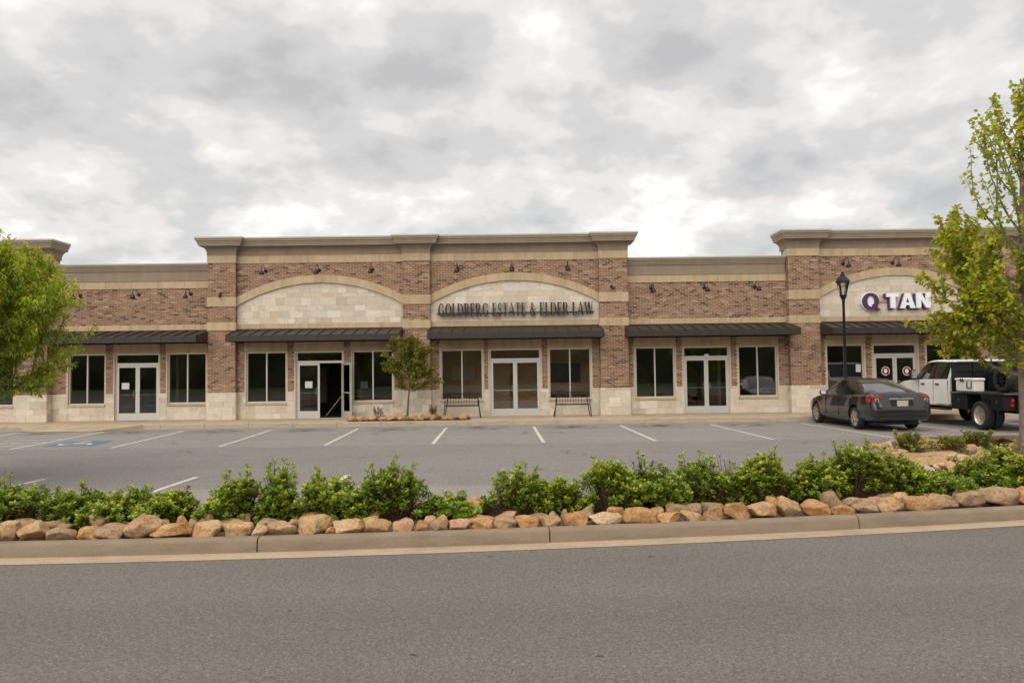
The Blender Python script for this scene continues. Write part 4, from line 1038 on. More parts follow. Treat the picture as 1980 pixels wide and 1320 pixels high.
        mm = MB().bevbox(min(X + s * .88, X + s * 1.06), max(X + s * .88, X + s * 1.06), Y + 2.98, Y + 3.10, .95, 1.08, .03).build('side_mirror', MAT['carpaint'], car, True)
        x_a, x_b = X + s * .90, X + s * 1.04
        MB().box(min(x_a, x_b), max(x_a, x_b), Y + 2.972, Y + 2.979, .97, 1.065).build('mirror_glass', MAT['chrome'], mm)
        for hy in (1.55, 2.45):
            x_a, x_b = X + s * .872, X + s * .905
            MB().bevbox(min(x_a, x_b), max(x_a, x_b), Y + hy, Y + hy + .19, .845, .88, .01).build('door_handle', MAT['carpaint'], car)
        for dy in (1.32, 2.09, 3.02):
            x_a, x_b = X + s * .80, X + s * .8965
            MB().box(min(x_a, x_b), max(x_a, x_b), Y + dy, Y + dy + .005, .36, .86).build('door_seam', MAT['black'], car)
    MB().box(X - .66, X + .66, Y - .012, Y + .06, .34, .40).build('bumper_lip', MAT['carplastic'], car)
    MB().box(X - .72, X + .72, Y + .02, Y + .08, .655, .668).build('bumper_gap', MAT['black'], car)
    rc = MB().box(X - .30, X + .30, Y + .028, Y + .10, .68, .86).build('plate_recess', MAT['carplastic'], car)
    MB().bevbox(X - .155, X + .155, Y + .016, Y + .027, .70, .855, .004).build('licence_plate', MAT['plate'], car)
    MB().bevbox(X - .34, X + .34, Y + .065, Y + .12, .875, .915, .008).build('chrome_strip', MAT['chrome'], car)
    e = MB().lathe([(.045, 0), (.045, -.012), (.032, -.012), (.032, 0)], (X, Y + .085, .975), 'Y', 20).build('emblem', MAT['chrome'], car, fixn=True)
    MB().box(X - .055, X + .055, Y + .070, Y + .086, .967, .983).build('emblem_bar', MAT['chrome'], e)
    MB().tube([(X + .45, Y + .02, .28), (X + .45, Y + .3, .28)], .035, 10).build('exhaust_pipe', MAT['chrome'], car)
    return car
sedan(10.82, 20.85)

def truck(XL, YR):                                # XL = left side, YR = rear of the flatbed
    XR = XL + 2.1; XC = (XL + XR) / 2
    t = empty('flatbed_truck', (XC, YR, 0), 'white crew-cab work truck with black flatbed parked right of the sedan', 'truck')
    RA, FA = YR + 1.15, YR + 4.75; r = .40
    # cab as a loft along y, rear wall to windscreen, then the hood
    st = []; cabm = []
    y0 = YR + 2.62
    def sec(y, w0, w1, zb, zbelt, ztop):
        h = [(0, zb), (.93 * w0, zb), (w0, zb + .07), (w0 * 1.005, zb + .42), (w0 * .985, zbelt), (w1, ztop - .07), (w1 * .93, ztop - .015), (w1 * .5, ztop), (0, ztop)]
        return [(XC + x, y, z) for x, z in h] + [(XC - x, y, z) for x, z in h[-2:0:-1]]
    W = .98
    ss = [(y0, W, .78, .60, 1.40, 1.96), (y0 + .05, W, .80, .58, 1.40, 1.985), (y0 + .12, W, .81, .58, 1.40, 1.99), (y0 + .85, W, .82, .58, 1.39, 2.01), (y0 + .93, W, .82, .58, 1.39, 2.01), (y0 + 1.35, W, .80, .58, 1.385, 1.985), (y0 + 1.55, W, .80, .58, 1.38, 1.94), (y0 + 2.15, W, .94, .58, 1.36, 1.40), (y0 + 2.3, W, .94, .58, 1.30, 1.37), (y0 + 2.9, W, .92, .60, 1.24, 1.32), (y0 + 3.15, W * .97, .88, .62, 1.18, 1.26), (y0 + 3.22, W * .9, .80, .68, 1.0, 1.08)]
    m = loft([sec(*s) for s in ss]); n = 16
    for fi, f in enumerate(m.f[:-2]):
        i, j = divmod(fi, n); ym = (ss[i][0] + ss[i + 1][0]) / 2 - y0; jj = j if j < 8 else 15 - j
        if jj == 4 and (.12 < ym < .85 or .93 < ym < 1.35): m.m[fi] = 1
        if jj == 4 and .85 < ym < .93: m.m[fi] = 2
        if jj == 4 and 1.35 < ym < 2.15 : m.m[fi] = 1 if ym < 1.9 else 0
        if jj in (6, 7) and 1.55 < ym < 2.1: m.m[fi] = 1
    cab = m.build('cab', [MAT['truckwhite'], MAT['carglass'], MAT['black']], t, fixn=True); auto_smooth(cab, 28)
    cs = [MB().lathe([(r + .09, -.3), (r + .09, .3)], (XC + s * .95, FA, r + .05), 'X', 32).build('cutter', MAT['tyre'], None, fixn=True) for s in (-1, 1)]
    mats = list(cab.data.materials); cut(cab, cs)
    if len(cab.data.materials) < 3:
        cab.data.materials.clear(); [cab.data.materials.append(q) for q in mats]
    auto_smooth(cab, 28)
    MB().box(XC - .55, XC + .55, YR + .3, YR + 5.2, .48, .62).build('chassis', MAT['black'], t)
    MB().box(XC - .72, XC + .72, FA - .52, FA + .5, .55, 1.0).build('wheel_well', MAT['carplastic'], t)
    for s in (-1, 1):
        wheel(XC + s * .85, FA, r, r, .26, s, t, spokes=8)
        wheel(XC + s * .93, RA, r, r, .24, s, t, spokes=0, rimr=.66, deep=.25, rim=MAT['polished']); wheel(XC + s * .66, RA, r, r, .24, s, t, spokes=8, rimr=.62, deep=.7)
        x_a, x_b = XC + s * .90, XC + s * 1.10
        MB().box(min(x_a, x_b), max(x_a, x_b), y0 + .05, y0 + 1.6, .47, .52).build('running_board', MAT['carplastic'], t)
        x_a, x_b = XC + s * .975, XC + s * .997
        MB().box(min(x_a, x_b), max(x_a, x_b), y0 + .02, y0 + 1.75, .60, .655).build('rocker_trim', MAT['chrome'], t)
        for hy in (.68, 1.48):
            x_a, x_b = XC + s * .96, XC + s * 1.005; MB().bevbox(min(x_a, x_b), max(x_a, x_b), y0 + hy - .1, y0 + hy + .1, 1.22, 1.26, .01).build('door_handle', MAT['black'], t)
        for dy in (.10, .89, 1.72):
            x_a, x_b = XC + s * .95, XC + s * .9895; MB().box(min(x_a, x_b), max(x_a, x_b), y0 + dy, y0 + dy + .005, .70, 1.36).build('door_seam', MAT['carplastic'], t)
        x_a, x_b = XC + s * 1.02, XC + s * 1.22
        mr = MB().bevbox(min(x_a, x_b), max(x_a, x_b), y0 + 1.72, y0 + 1.84, 1.36, 1.70, .03).build('side_mirror', MAT['black'], t)
        MB().box(min(x_a, x_b) + .02, max(x_a, x_b) - .02, y0 + 1.713, y0 + 1.719, 1.42, 1.67).build('mirror_glass', MAT['chrome'], mr)
        MB().bar((XC + s * .95, y0 + 1.8, 1.42), (XC + s * 1.06, y0 + 1.78, 1.42), .05).build('mirror_arm', MAT['black'], t)
        # skirt boxes below the deck
        x_a, x_b = XC + s * .62, XC + s * 1.04
        bx = MB().bevbox(min(x_a, x_b), max(x_a, x_b), YR + 1.70, YR + 2.48, .55, .97, .012).build('tool_box', MAT['black'], t)
        MB().box(*sorted((XC + s * 1.041, XC + s * 1.055)), YR + 2.04, YR + 2.12, .74, .84).build('latch', MAT['chrome'], bx)
        bx = MB().bevbox(min(x_a, x_b), max(x_a, x_b), YR + .05, YR + .62, .58, .97, .012).build('tool_box', MAT['black'], t)
        MB().box(*sorted((XC + s * 1.041, XC + s * 1.055)), YR + .30, YR + .38, .76, .86).build('latch', MAT['chrome'], bx)
        for zz in (.84, .72):
            MB().lathe([(.055, 0), (.05, -.025), (0, -.03)], (XC + s * .82, YR + .048, zz), 'Y', 14).build('tail_light', MAT['red'], t)
    MB().bevbox(XL, XR, YR, YR + 2.5, .98, 1.04, .01).build('flatbed', MAT['black'], t)
    MB().box(XL - .012, XL - .001, YR, YR + 2.5, 1.012, 1.032).box(XR + .001, XR + .012, YR, YR + 2.5, 1.012, 1.032).box(XL, XR, YR - .012, YR - .001, 1.012, 1.032).build('deck_rub_rail', MAT['chrome'], t)
    for k in range(5): MB().box(XL + .06, XR - .06, YR + .1 + k * .48, YR + .50 + k * .48, 1.041, 1.047).build('deck_plate', MAT['carplastic'], t)
    rk = MB()
    for x in (XL + .06, XC - .35, XC + .35, XR - .06): rk.bar((x, YR + 2.44, 1.04), (x, YR + 2.44, 1.90), .05)
    for z in (1.42, 1.66, 1.90): rk.bar((XL + .04, YR + 2.44, z), (XR - .04, YR + 2.44, z), .045)
    rk.box(XL + .08, XR - .08, YR + 2.455, YR + 2.465, 1.05, 1.88); rk.build('headache_rack', MAT['black'], t)
    MB().bevbox(XC - .05, XR - .1, YR + 1.1, YR + 2.3, 1.05, 1.62, .03).build('fuel_tank', MAT['black'], t)
    MB().box(XL + .30, XR - .30, YR - .08, YR - .02, .62, .78).build('rear_bumper', MAT['black'], t)
    MB().box(XL + .38, XL + .70, YR - .085, YR - .081, .80, .93).build('licence_plate', MAT['red'], t)
    MB().box(XL + .72, XL + .84, YR - .085, YR - .081, .78, .96).build('reflector', MAT['clear'], t)
    MB().box(XL + .32, XR - .32, YR - .04, YR - .012, .79, .975).build('rear_panel', MAT['black'], t)
    # loose things on the deck
    cl = empty('cooler', (XL + .30, YR + 1.6, 1.047), 'white hard cooler standing on the truck flatbed', 'cooler')
    MB().bevbox(XL + .06, XL + .36, YR + 1.40, YR + 2.30, 1.047, 1.36, .025).build('tub', MAT['cooler'], cl)
    MB().bevbox(XL + .04, XL + .38, YR + 1.38, YR + 2.32, 1.362, 1.44, .02).build('lid', MAT['cooler'], cl)
    for yy in (1.98, 1.88): MB().bevbox(XL + .02, XL + .045, YR + yy, YR + yy + .05, 1.33, 1.43, .008).build('latch', MAT['black'], cl)
    MB().tube([(XL + .05, YR + 1.52, 1.34), (XL + .035, YR + 1.52, 1.16), (XL + .035, YR + 1.72, 1.16), (XL + .05, YR + 1.72, 1.34)], .014, 8).build('handle', MAT['black'], cl)
    sp = wheel(XL + .42, YR + .62, 1.045 + .36, .36, .24, -1, None, rim=MAT['black'], spokes=8, rimr=.6); tag(sp, 'black spare wheel standing upright on the truck flatbed', 'spare wheel'); sp.name = 'spare_wheel'
    return t
truck(13.12, 20.05)

# ------------------------------------------------------------------ plants
TPL = {
 'maple': (np.array([(0, 0, 0), (.12, .20, 0), (.30, .50, -.06), (.46, .20, -.02), (.68, .30, -.05), (1, 0, -.10), (.68, -.30, -.05), (.46, -.20, -.02), (.30, -.50, -.06), (.12, -.20, 0)]), [(0, 1, 2, 3), (0, 3, 4, 5), (0, 5, 6, 7), (0, 7, 8, 9)]),
 'lance': (np.array([(0, 0, 0), (.35, .15, .03), (1, 0, -.12), (.35, -.15, .03), (.4, 0, -.03)]), [(0, 4, 1), (1, 4, 2), (4, 3, 2), (0, 3, 4)]),
 'oval': (np.array([(0, 0, 0), (.45, .22, .05), (.82, .20, .03), (1, 0, -.06), (.82, -.20, .03), (.45, -.22, .05), (.5, 0, -.02)]), [(0, 6, 2, 1), (6, 3, 2), (0, 5, 4, 6), (6, 4, 3)]),
}
def leaves_mesh(name, pos, axis, nrm, size, col, tpl, mat, parent):
    T, F = TPL[tpl]; pos = np.asarray(pos); axis = np.asarray(axis, float); nrm = np.asarray(nrm, float); size = np.asarray(size); N = len(pos)
    a = axis / np.linalg.norm(axis, axis=1, keepdims=True)
    b = np.cross(nrm, a); bl = np.linalg.norm(b, axis=1, keepdims=True); b = np.where(bl < 1e-4, np.cross([[.3, .5, .8]], a), b); b /= np.linalg.norm(b, axis=1, keepdims=True)
    c = np.cross(a, b)
    V = pos[:, None, :] + size[:, None, None] * (a[:, None, :] * T[None, :, 0:1] + b[:, None, :] * T[None, :, 1:2] + c[:, None, :] * T[None, :, 2:3])
    k = len(T); V = V.reshape(-1, 3); org = WORLD[parent.name] if parent else Vector((0, 0, 0)); V = V - np.array(org)
    lens = np.array([len(f) for f in F]); flat = np.concatenate([np.array(f) for f in F])
    loops = (np.arange(N)[:, None] * k + flat[None, :]).ravel(); tot = np.tile(lens, N); start = np.concatenate([[0], np.cumsum(tot)[:-1]])
    me = bpy.data.meshes.new(name); me.vertices.add(len(V)); me.vertices.foreach_set('co', V.ravel()); me.loops.add(len(loops)); me.loops.foreach_set('vertex_index', loops.astype(np.int32))
    me.polygons.add(len(tot)); me.polygons.foreach_set('loop_start', start.astype(np.int32)); me.polygons.foreach_set('loop_total', tot.astype(np.int32)); me.update(calc_edges=True); me.validate()
    at = me.color_attributes.new('Col', 'FLOAT_COLOR', 'POINT'); cc = np.ones((len(V), 4)); cc[:, :3] = np.repeat(np.asarray(col), k, axis=0); at.data.foreach_set('color', cc.ravel())
    me.materials.append(mat); me.polygons.foreach_set('use_smooth', [True] * len(me.polygons))
    o = bpy.data.objects.new(name, me); COL.objects.link(o); reg(o, org)
    if parent: o.parent = parent
    return o
def lerp(a, b, t): return a + (b - a) * t
def rv(R, s=1): v = Vector((R.gauss(0, 1), R.gauss(0, 1), R.gauss(0, 1))); return v.normalized() * s

def shoot_tree(name, base, h, trunk_r, env, label, seed, nlimb, leaf, tpl, pal, z_first, bark, pitch=(35, 60), leaf_gap=.075, lean=(0, 0), sub=5, droop=.0, dens=2, top_shoots=7, sparse_top=1.0, crown=None, up_sub=None, tpow=.95):
    """env(t): crown radius at fraction t between the lowest limb and the top"""
    R = random.Random(seed); root = empty(name, base, label, 'tree'); base = Vector(base)
    tk = MB(); npt = 9
    path = [base + Vector((lean[0] * t + .05 * math.sin(5 * t + seed), lean[1] * t + .05 * math.sin(4 * t + 1), h * .97 * t)) for t in np.linspace(0, 1, npt)]
    rad = [trunk_r * (1.35 if i == 0 else 1) * (1 - .93 * (i / (npt - 1)) ** .9) + .004 for i in range(npt)]
    tk.tube([path[0] - Vector((0, 0, .1))] + path, [rad[0] * 1.1] + rad, 14); tk.build('trunk', bark, root, True)
    def tp(z):
        t = max(0, min(1, z / (h * .97))) * (npt - 1); i = min(int(t), npt - 2); return path[i].lerp(path[i + 1], t - i), lerp(rad[i], rad[i + 1], t - i)
    br = MB(); lp_, la, ln, ls, lc = [], [], [], [], []
    def leaf_at(p, d, tipness, zf):
        out = Vector((d.x, d.y, 0)); ax = (d * .5 + rv(R, .75) + Vector((0, 0, -.35 - droop))).normalized()
        lp_.append(p); la.append(ax); nn = (Vector((0, 0, 1)) + rv(R, .45)); ln.append(nn); ls.append(leaf * R.uniform(.7, 1.25))
        c = R.choice(pal[1] if R.random() < tipness else pal[0]); k = R.uniform(.8, 1.2); lc.append((c[0] * k, c[1] * k, c[2] * k))
    def shoot(p, d, L, r0, level, zf):
        n = max(3, int(L / .12)); pts = [p.copy()]; q = p.copy(); dd = d.copy()
        for i in range(n):
            dd = (dd + rv(R, .10) + Vector((0, 0, .06 - droop * .10 * (i / n)))).normalized(); q = q + dd * (L / n)
            if crown and i and not crown(q): break
            pts.append(q.copy())
        n = len(pts) - 1; L = L * n / max(3, int(L / .12))
        if n < 1: return
        br.tube(pts, [max(.0025, r0 * (1 - .85 * i / n)) for i in range(n + 1)], 5 if level else 6, False)
        s = L * (.12 if level == 0 else .06)
        while s < L:
            f = s / L * n; i = min(int(f), n - 1); pp = pts[i].lerp(pts[i + 1], f - i); dr = (pts[i + 1] - pts[i]).normalized()
            for _ in range(dens):
                sd = dr.cross(rv(R)).normalized(); leaf_at(pp + sd * leaf * .35, (dr * .3 + sd).normalized(), (.15 + .55 * (s / L)) if level else .2, zf)
            s += leaf_gap * R.uniform(.7, 1.3) * (1.45 if up_sub and zf > .43 else 1)
        for _ in range(3): leaf_at(pts[-1], dd, .9, zf)
        if level < (2 if not (up_sub and zf > .43) else 1) and L > .35:
            k = max(1, int((up_sub if up_sub and zf > .43 else sub) * (1 if level == 0 else .55) * min(1.4, L / 1.2)))
            for j in range(k):
                f = R.uniform(.22, .95) * n; i = min(int(f), n - 1); pp = pts[i].lerp(pts[i + 1], f - i); dr = (pts[i + 1] - pts[i]).normalized()
                sd = dr.cross(rv(R)).normalized(); nd = (dr * R.uniform(.7, 1.0) + sd * R.uniform(.45, .8)).normalized()
                shoot(pp, nd, L * R.uniform(.28, .5) * (1.15 - .5 * f / n), r0 * .5, level + 1, zf)
    for k in range(nlimb):
        t = (k + R.uniform(0, .8)) / nlimb; z = z_first + (h * .88 - z_first) * t ** tpow
        p, r = tp(z); az = k * 2.399 + R.uniform(-.35, .35); el = math.radians(lerp(90 - pitch[1], 90 - pitch[0], t) + R.uniform(-8, 8))
        rr = env(t) * R.uniform(.82, 1.08); L = rr / max(.35, math.cos(el)); L = min(L, (h * 1.02 - z) / max(.25, math.sin(el)) if el > .3 else L)
        shoot(p, Vector((math.cos(az) * math.cos(el), math.sin(az) * math.cos(el), math.sin(el))), max(.3, L), max(.010, r * .45), 0, t)
    for k in range(top_shoots):
        p, r = tp(h * R.uniform(.72, .93)); az = R.uniform(0, 6.28); el = math.radians(R.uniform(62, 85)); shoot(p, Vector((math.cos(az) * math.cos(el), math.sin(az) * math.cos(el), math.sin(el))), (h - p.z + base.z) * R.uniform(.75, 1.0), .012, 1, 1)
    br.build('limb', bark, root, True)
    leaves_mesh('crown', lp_, la, ln, ls, lc, tpl, MAT['leaf'], root)
    print(name, len(lp_), 'leaves'); return root
def envf(tab):
    def f(t):
        for (a, ra), (b, rb) in zip(tab, tab[1:]):
            if a <= t <= b: return ra + (rb - ra) * (t - a) / (b - a)
        return tab[-1][1]
    return f
GREEN = [(.235, .35, .022), (.28, .385, .028), (.195, .305, .02), (.32, .41, .032)]; LIME = [(.43, .48, .036), (.48, .49, .042), (.38, .45, .032)]; RUST = [(.48, .38, .05), (.46, .29, .06), (.45, .46, .038), (.48, .47, .042)]
def crown_env(cx, cy, tab, seed, amp=.14):
    f = envf(tab)
    def inside(p):
        if p.z > tab[-1][0] or p.z < tab[0][0]: return False
        a = math.atan2(p.y - cy, p.x - cx); r_ = f(p.z) * (1 + amp * 2 * noise.noise(Vector((math.cos(a) * 1.6 + seed, math.sin(a) * 1.6, p.z * 1.3))))
        return math.hypot(p.x - cx, p.y - cy) < r_
    return inside
shoot_tree('maple_tree', (10.28, 15.0, .115), 7.25, .12, envf([(0, 1.8), (.10, 2.0), (.3, 2.2), (.5, 2.1), (.75, 1.45), (1, .4)]), 'young maple with yellow-green leaves beside the truck at the right edge', 3, 46, .10, 'maple', (GREEN[1:] + LIME, LIME + RUST[1:]), 1.42, MAT['bark'], (14, 86), .044, sub=9, dens=2, top_shoots=8, up_sub=1.4, tpow=1.3,
           crown=crown_env(10.28, 15.0, [(1.35, 1.2), (1.9, 1.7), (2.4, 1.9), (2.75, 1.8), (3.0, 1.45), (3.4, 1.65), (3.8, 1.95), (4.2, 2.15), (4.6, 1.6), (5.3, 1.85), (6.1, 1.5), (6.9, 1.05), (7.45, .35)], 2.0, .2))
shoot_tree('oak_tree', (-9.75, 12.9, .115), 4.0, .12, envf([(0, 2.4), (.2, 2.7), (.45, 2.75), (.75, 2.1), (1, 1.0)]), 'full leafy bright green tree at the left edge', 8, 52, .098, 'lance', ([(.25, .36, .02), (.29, .39, .025), (.20, .305, .018), (.33, .41, .03)], LIME + [(.32, .39, .03)]), 1.15, MAT['bark'], (34, 80), .034, sub=10, dens=3, top_shoots=5, droop=.12,
           crown=crown_env(-9.75, 12.9, [(1.05, 1.5), (1.4, 1.8), (1.9, 2.2), (2.2, 2.5), (2.85, 2.8), (3.15, 2.45), (3.5, 2.0), (3.9, 1.55), (4.4, .9)], 5.0, .11))
pt = G(792, 811, .15)
shoot_tree('crape_myrtle', (pt.x, 26.25, .15), 2.8, .035, envf([(0, 1.0), (.25, 1.12), (.6, .85), (1, .3)]), 'small round-headed tree in the rock planter between the shopfronts', 5, 30, .075, 'maple', ([(.13, .17, .02), (.16, .20, .022), (.19, .21, .028), (.11, .15, .02)], [(.23, .24, .03), (.27, .22, .04)]), .95, MAT['bark2'], (30, 78), .036, sub=6, dens=3, top_shoots=4)

# ------------------------------------------------------------------ shrubs
SG = [(.13, .205, .013), (.16, .24, .016), (.10, .165, .012), (.195, .275, .02)]; ST = [(.36, .415, .026), (.42, .445, .034), (.31, .375, .022)]
def shrub(name, base, wdt, hgt, label, seed, tips=110, pal=(SG, ST), leaf=.040, depth=None, erect=.5, group='green shrubs along the kerb', inner=9, cat='shrub', per=13):
    R = random.Random(seed); root = empty(name, base, label, cat, group); B = Vector(base); depth = depth or min(wdt, .8)
    st = MB(); lp_, la, ln, ls, lc = [], [], [], [], []
    lobes = [(R.uniform(-.38, .38) * wdt, R.uniform(-.35, .35) * depth, R.uniform(.55, 1.0)) for _ in range(5)]
    lobes[0] = (R.uniform(-.2, .2) * wdt, 0, 1.0)
    nsp = R.randint(2, 5); lows = R.uniform(.74, .92)
    for k in range(tips):
        lx_, ly_, lh = lobes[k % 5]
        a = R.uniform(0, 2 * math.pi); q = math.sqrt(R.random()); x = lx_ + math.cos(a) * q * wdt * .36; y = ly_ + math.sin(a) * q * depth * .32
        x = max(-wdt / 2, min(wdt / 2, x)); e = max(0, 1 - (2 * x / wdt) ** 2 * .75) ** .5
        top = hgt * lh * e * R.uniform(.72, 1.04); z = top * (1 - .78 * (R.random() ** 1.7)) if R.random() < .62 else top
        z = z * lows
        if k < nsp * 9: x = (k // 9 - nsp / 2 + .5) / nsp * wdt * .7 + R.uniform(-.045, .045); y = R.uniform(-.12, .12); z = hgt * (1 - .055 * (k % 9)) * (.90 + .12 * math.sin(k // 9 * 2.3 + seed)); top = z
        z = max(.06, z); tip = B + Vector((x, y, z)); foot = B + Vector((x * .25 + R.uniform(-.05, .05), y * .25, -.02)); mid = foot.lerp(tip, .55) + Vector((x * .10, y * .10, .06 * z))
        st.tube([foot, mid, tip], [.006, .004, .0025], 4, False)
        d = (tip - mid).normalized() * .8 + Vector((0, 0, .45)); d.normalize()
        ht = z / max(.05, hgt)
        for j in range(per + inner):
            ro = j < per; s_ = (R.uniform(-.012, .022) if ro else -R.uniform(.02, .22) * (.5 + z))
            p = tip + d * s_ if ro else tip.lerp(mid, min(1, -s_ * 3.2))
            az = j * 2.399 + R.uniform(-.3, .3); u = d.cross(Vector((.37, .6, .2))).normalized(); v_ = d.cross(u); el = R.uniform(.15, .95) if ro else R.uniform(-.2, .7)
            ax = (u * math.cos(az) + v_ * math.sin(az)) * math.cos(el) + d * math.sin(el)
            lp_.append(p + ax * .006); la.append(ax); ln.append(d + rv(R, .3)); ls.append(leaf * R.uniform(.7, 1.2))
            c = R.choice(pal[1]) if (ro and R.random() < (.62 if z > top * .8 else .25)) else R.choice(pal[0]); kk_ = R.uniform(.8, 1.2); lc.append((c[0] * kk_, c[1] * kk_, c[2] * kk_))
    st.build('stem', MAT['twig'], root); leaves_mesh('foliage', lp_, la, ln, ls, lc, 'oval', MAT['shrub_leaf'], root); return root
SH = [(-40, 108, 921, .95, 'low spreading green shrub at the left frame edge'), (88, 206, 936, .95, 'low green shrub, second from the left'), (196, 312, 936, .9, 'low green shrub behind the tilted triangular rock'), (280, 384, 946, .9, 'low green shrub beside the tall jagged rock'),
      (410, 508, 905, .95, 'upright open shrub, first tall one from the left'), (508, 580, 896, 1.05, 'narrow upright shrub with a pointed spire top'), (572, 702, 908, 1.0, 'broad loose shrub left of the tallest rounded shrub'), (692, 824, 889, .95, 'tall rounded shrub with see-through stems left of centre'),
      (818, 916, 951, 1.0, 'very low shrub beside the bare rock gap'), (944, 1066, 897, .95, 'dense tall shrub right of the bare rock gap'), (1042, 1130, 924, 1.05, 'low shrub between two taller ones near the centre'), (1120, 1232, 887, 1.0, 'flat-topped bushy shrub right of centre'),
      (1212, 1312, 880, 1.05, 'pointed bushy shrub beside the dark dead sprig'), (1298, 1400, 876, 1.15, 'broad shrub with a tall single spire'), (1385, 1446, 905, 1.0, 'low shrub beneath the bare reddish twigs'), (1426, 1530, 867, 1.0, 'dense rounded shrub left of the asphalt gap'),
      (1538, 1630, 880, 1.0, 'bushy shrub right of the asphalt gap'), (1600, 1712, 851, 1.15, 'tallest shrub in the right-hand mass'), (1690, 1775, 866, 1.2, 'leafy shrub in front of the flat rocks'), (1750, 1860, 898, 1.1, 'low bright shrub below the flat rocks'), (1838, 1925, 872, 1.2, 'shrub with pale stems right of the flat rocks'), (1900, 1985, 858, 1.3, 'shrub at the foot of the maple trunk'), (1950, 2050, 880, 1.1, 'shrub cut by the right frame edge')]
for i, (x0, x1, yt, off, lb) in enumerate(SH):
    xc = (x0 + x1) / 2; Yd = 8.6
    for _ in range(6): X = (xc - CX) / FPX * Yd; Yd = YK(X) + off
    X = P(xc, 940, Yd).x; top = P(xc, yt, Yd).z; wd = (x1 - x0) / FPX * Yd
    shrub('shrub', (X, Yd, .115), wd * 1.14, (top - .115 - .02) * 1.03, lb, 40 + i, int(130 + 250 * wd * (top - .1) * 2.2), leaf=.045)
for i, (x0, x1, yt, yb, lb, pal) in enumerate(((1722, 1793, 832, 872, 'round olive-green shrub at the tip of the tree island', 0), (1806, 1868, 838, 880, 'small green shrub in the middle of the tree island', 0), (1858, 1928, 831, 868, 'pale olive shrub at the back of the tree island', 0), (1925, 1958, 848, 866, 'small dark red shrub beside the maple trunk', 1))):
    g = G((x0 + x1) / 2, yb, .115); wd = (x1 - x0) / FPX * g.y; top = P((x0 + x1) / 2, yt, g.y).z
    olive = ([(.17, .20, .025), (.21, .225, .03), (.14, .175, .022)], [(.32, .32, .035), (.28, .30, .035)]); red = ([(.085, .04, .02), (.11, .06, .025)], [(.12, .08, .03), (.13, .05, .03)])
    shrub('shrub', (g.x, g.y, .115), wd, top - .13, lb, 90 + i, 90, red if pal else olive, .045, group='shrubs on the tree island')
for i, (x, lb) in enumerate(((734, 'thin grey-green plant left of the small tree in the rock planter'), (842, 'small brownish plant right of the small tree in the rock planter'))):
    X = P(x, 800, 26.2).x; shrub('planter_plant', (X, 26.2, .15), .62, .50, lb, 120 + i, 26, ([(.075, .085, .035), (.10, .10, .05), (.11, .085, .04)], [(.12, .12, .06), (.13, .09, .05)]), .055, group='plants in the rock planter', inner=6, cat='plant', per=5)
# dead twigs among the shrubs
for i, (x, yt, yb, lb) in enumerate(((1245, 888, 960, 'dark dead sprig sticking up between green shrubs'), (1410, 884, 950, 'bare reddish twigs sticking up above a low shrub'))):
    R = random.Random(60 + i); Yd = YK((x - CX) / FPX * 9.3) + 1.15; b = P(x, yb, Yd); top = P(x, yt, Yd).z; m = MB(); root = empty('dead_twigs', (b.x, Yd, .115), lb, 'twigs')
    lp_, la, ln, ls, lc = [], [], [], [], []
    for k in range(9):
        tipx = b.x + R.uniform(-.14, .14); tz = top * R.uniform(.85, 1.0); p0_ = Vector((b.x, Yd, .10)); p2_ = Vector((tipx, Yd + R.uniform(-.1, .1), tz)); p1_ = p0_.lerp(p2_, .5) + Vector((R.uniform(-.03, .03), 0, 0))
        m.tube([p0_, p1_, p2_], [.006, .004, .002], 4, False)
        for j in range(4): q = p1_.lerp(p2_, R.random()); m.tube([q, q + Vector((R.uniform(-.07, .07), R.uniform(-.05, .05), R.uniform(.02, .09)))], [.002, .0015], 3, False)
        for j in range(14 if i == 0 else 3): lp_.append(p1_.lerp(p2_, R.uniform(.4, 1))); la.append(rv(R)); ln.append(rv(R)); ls.append(.03); lc.append((.035, .018, .014))
    m.build('twig', simple('red_twig', (.13, .06, .045), .9), root); tag(leaves_mesh('dry_leaf', lp_, la, ln, ls, lc, 'oval', MAT['shrub_leaf'], root), kind='stuff')

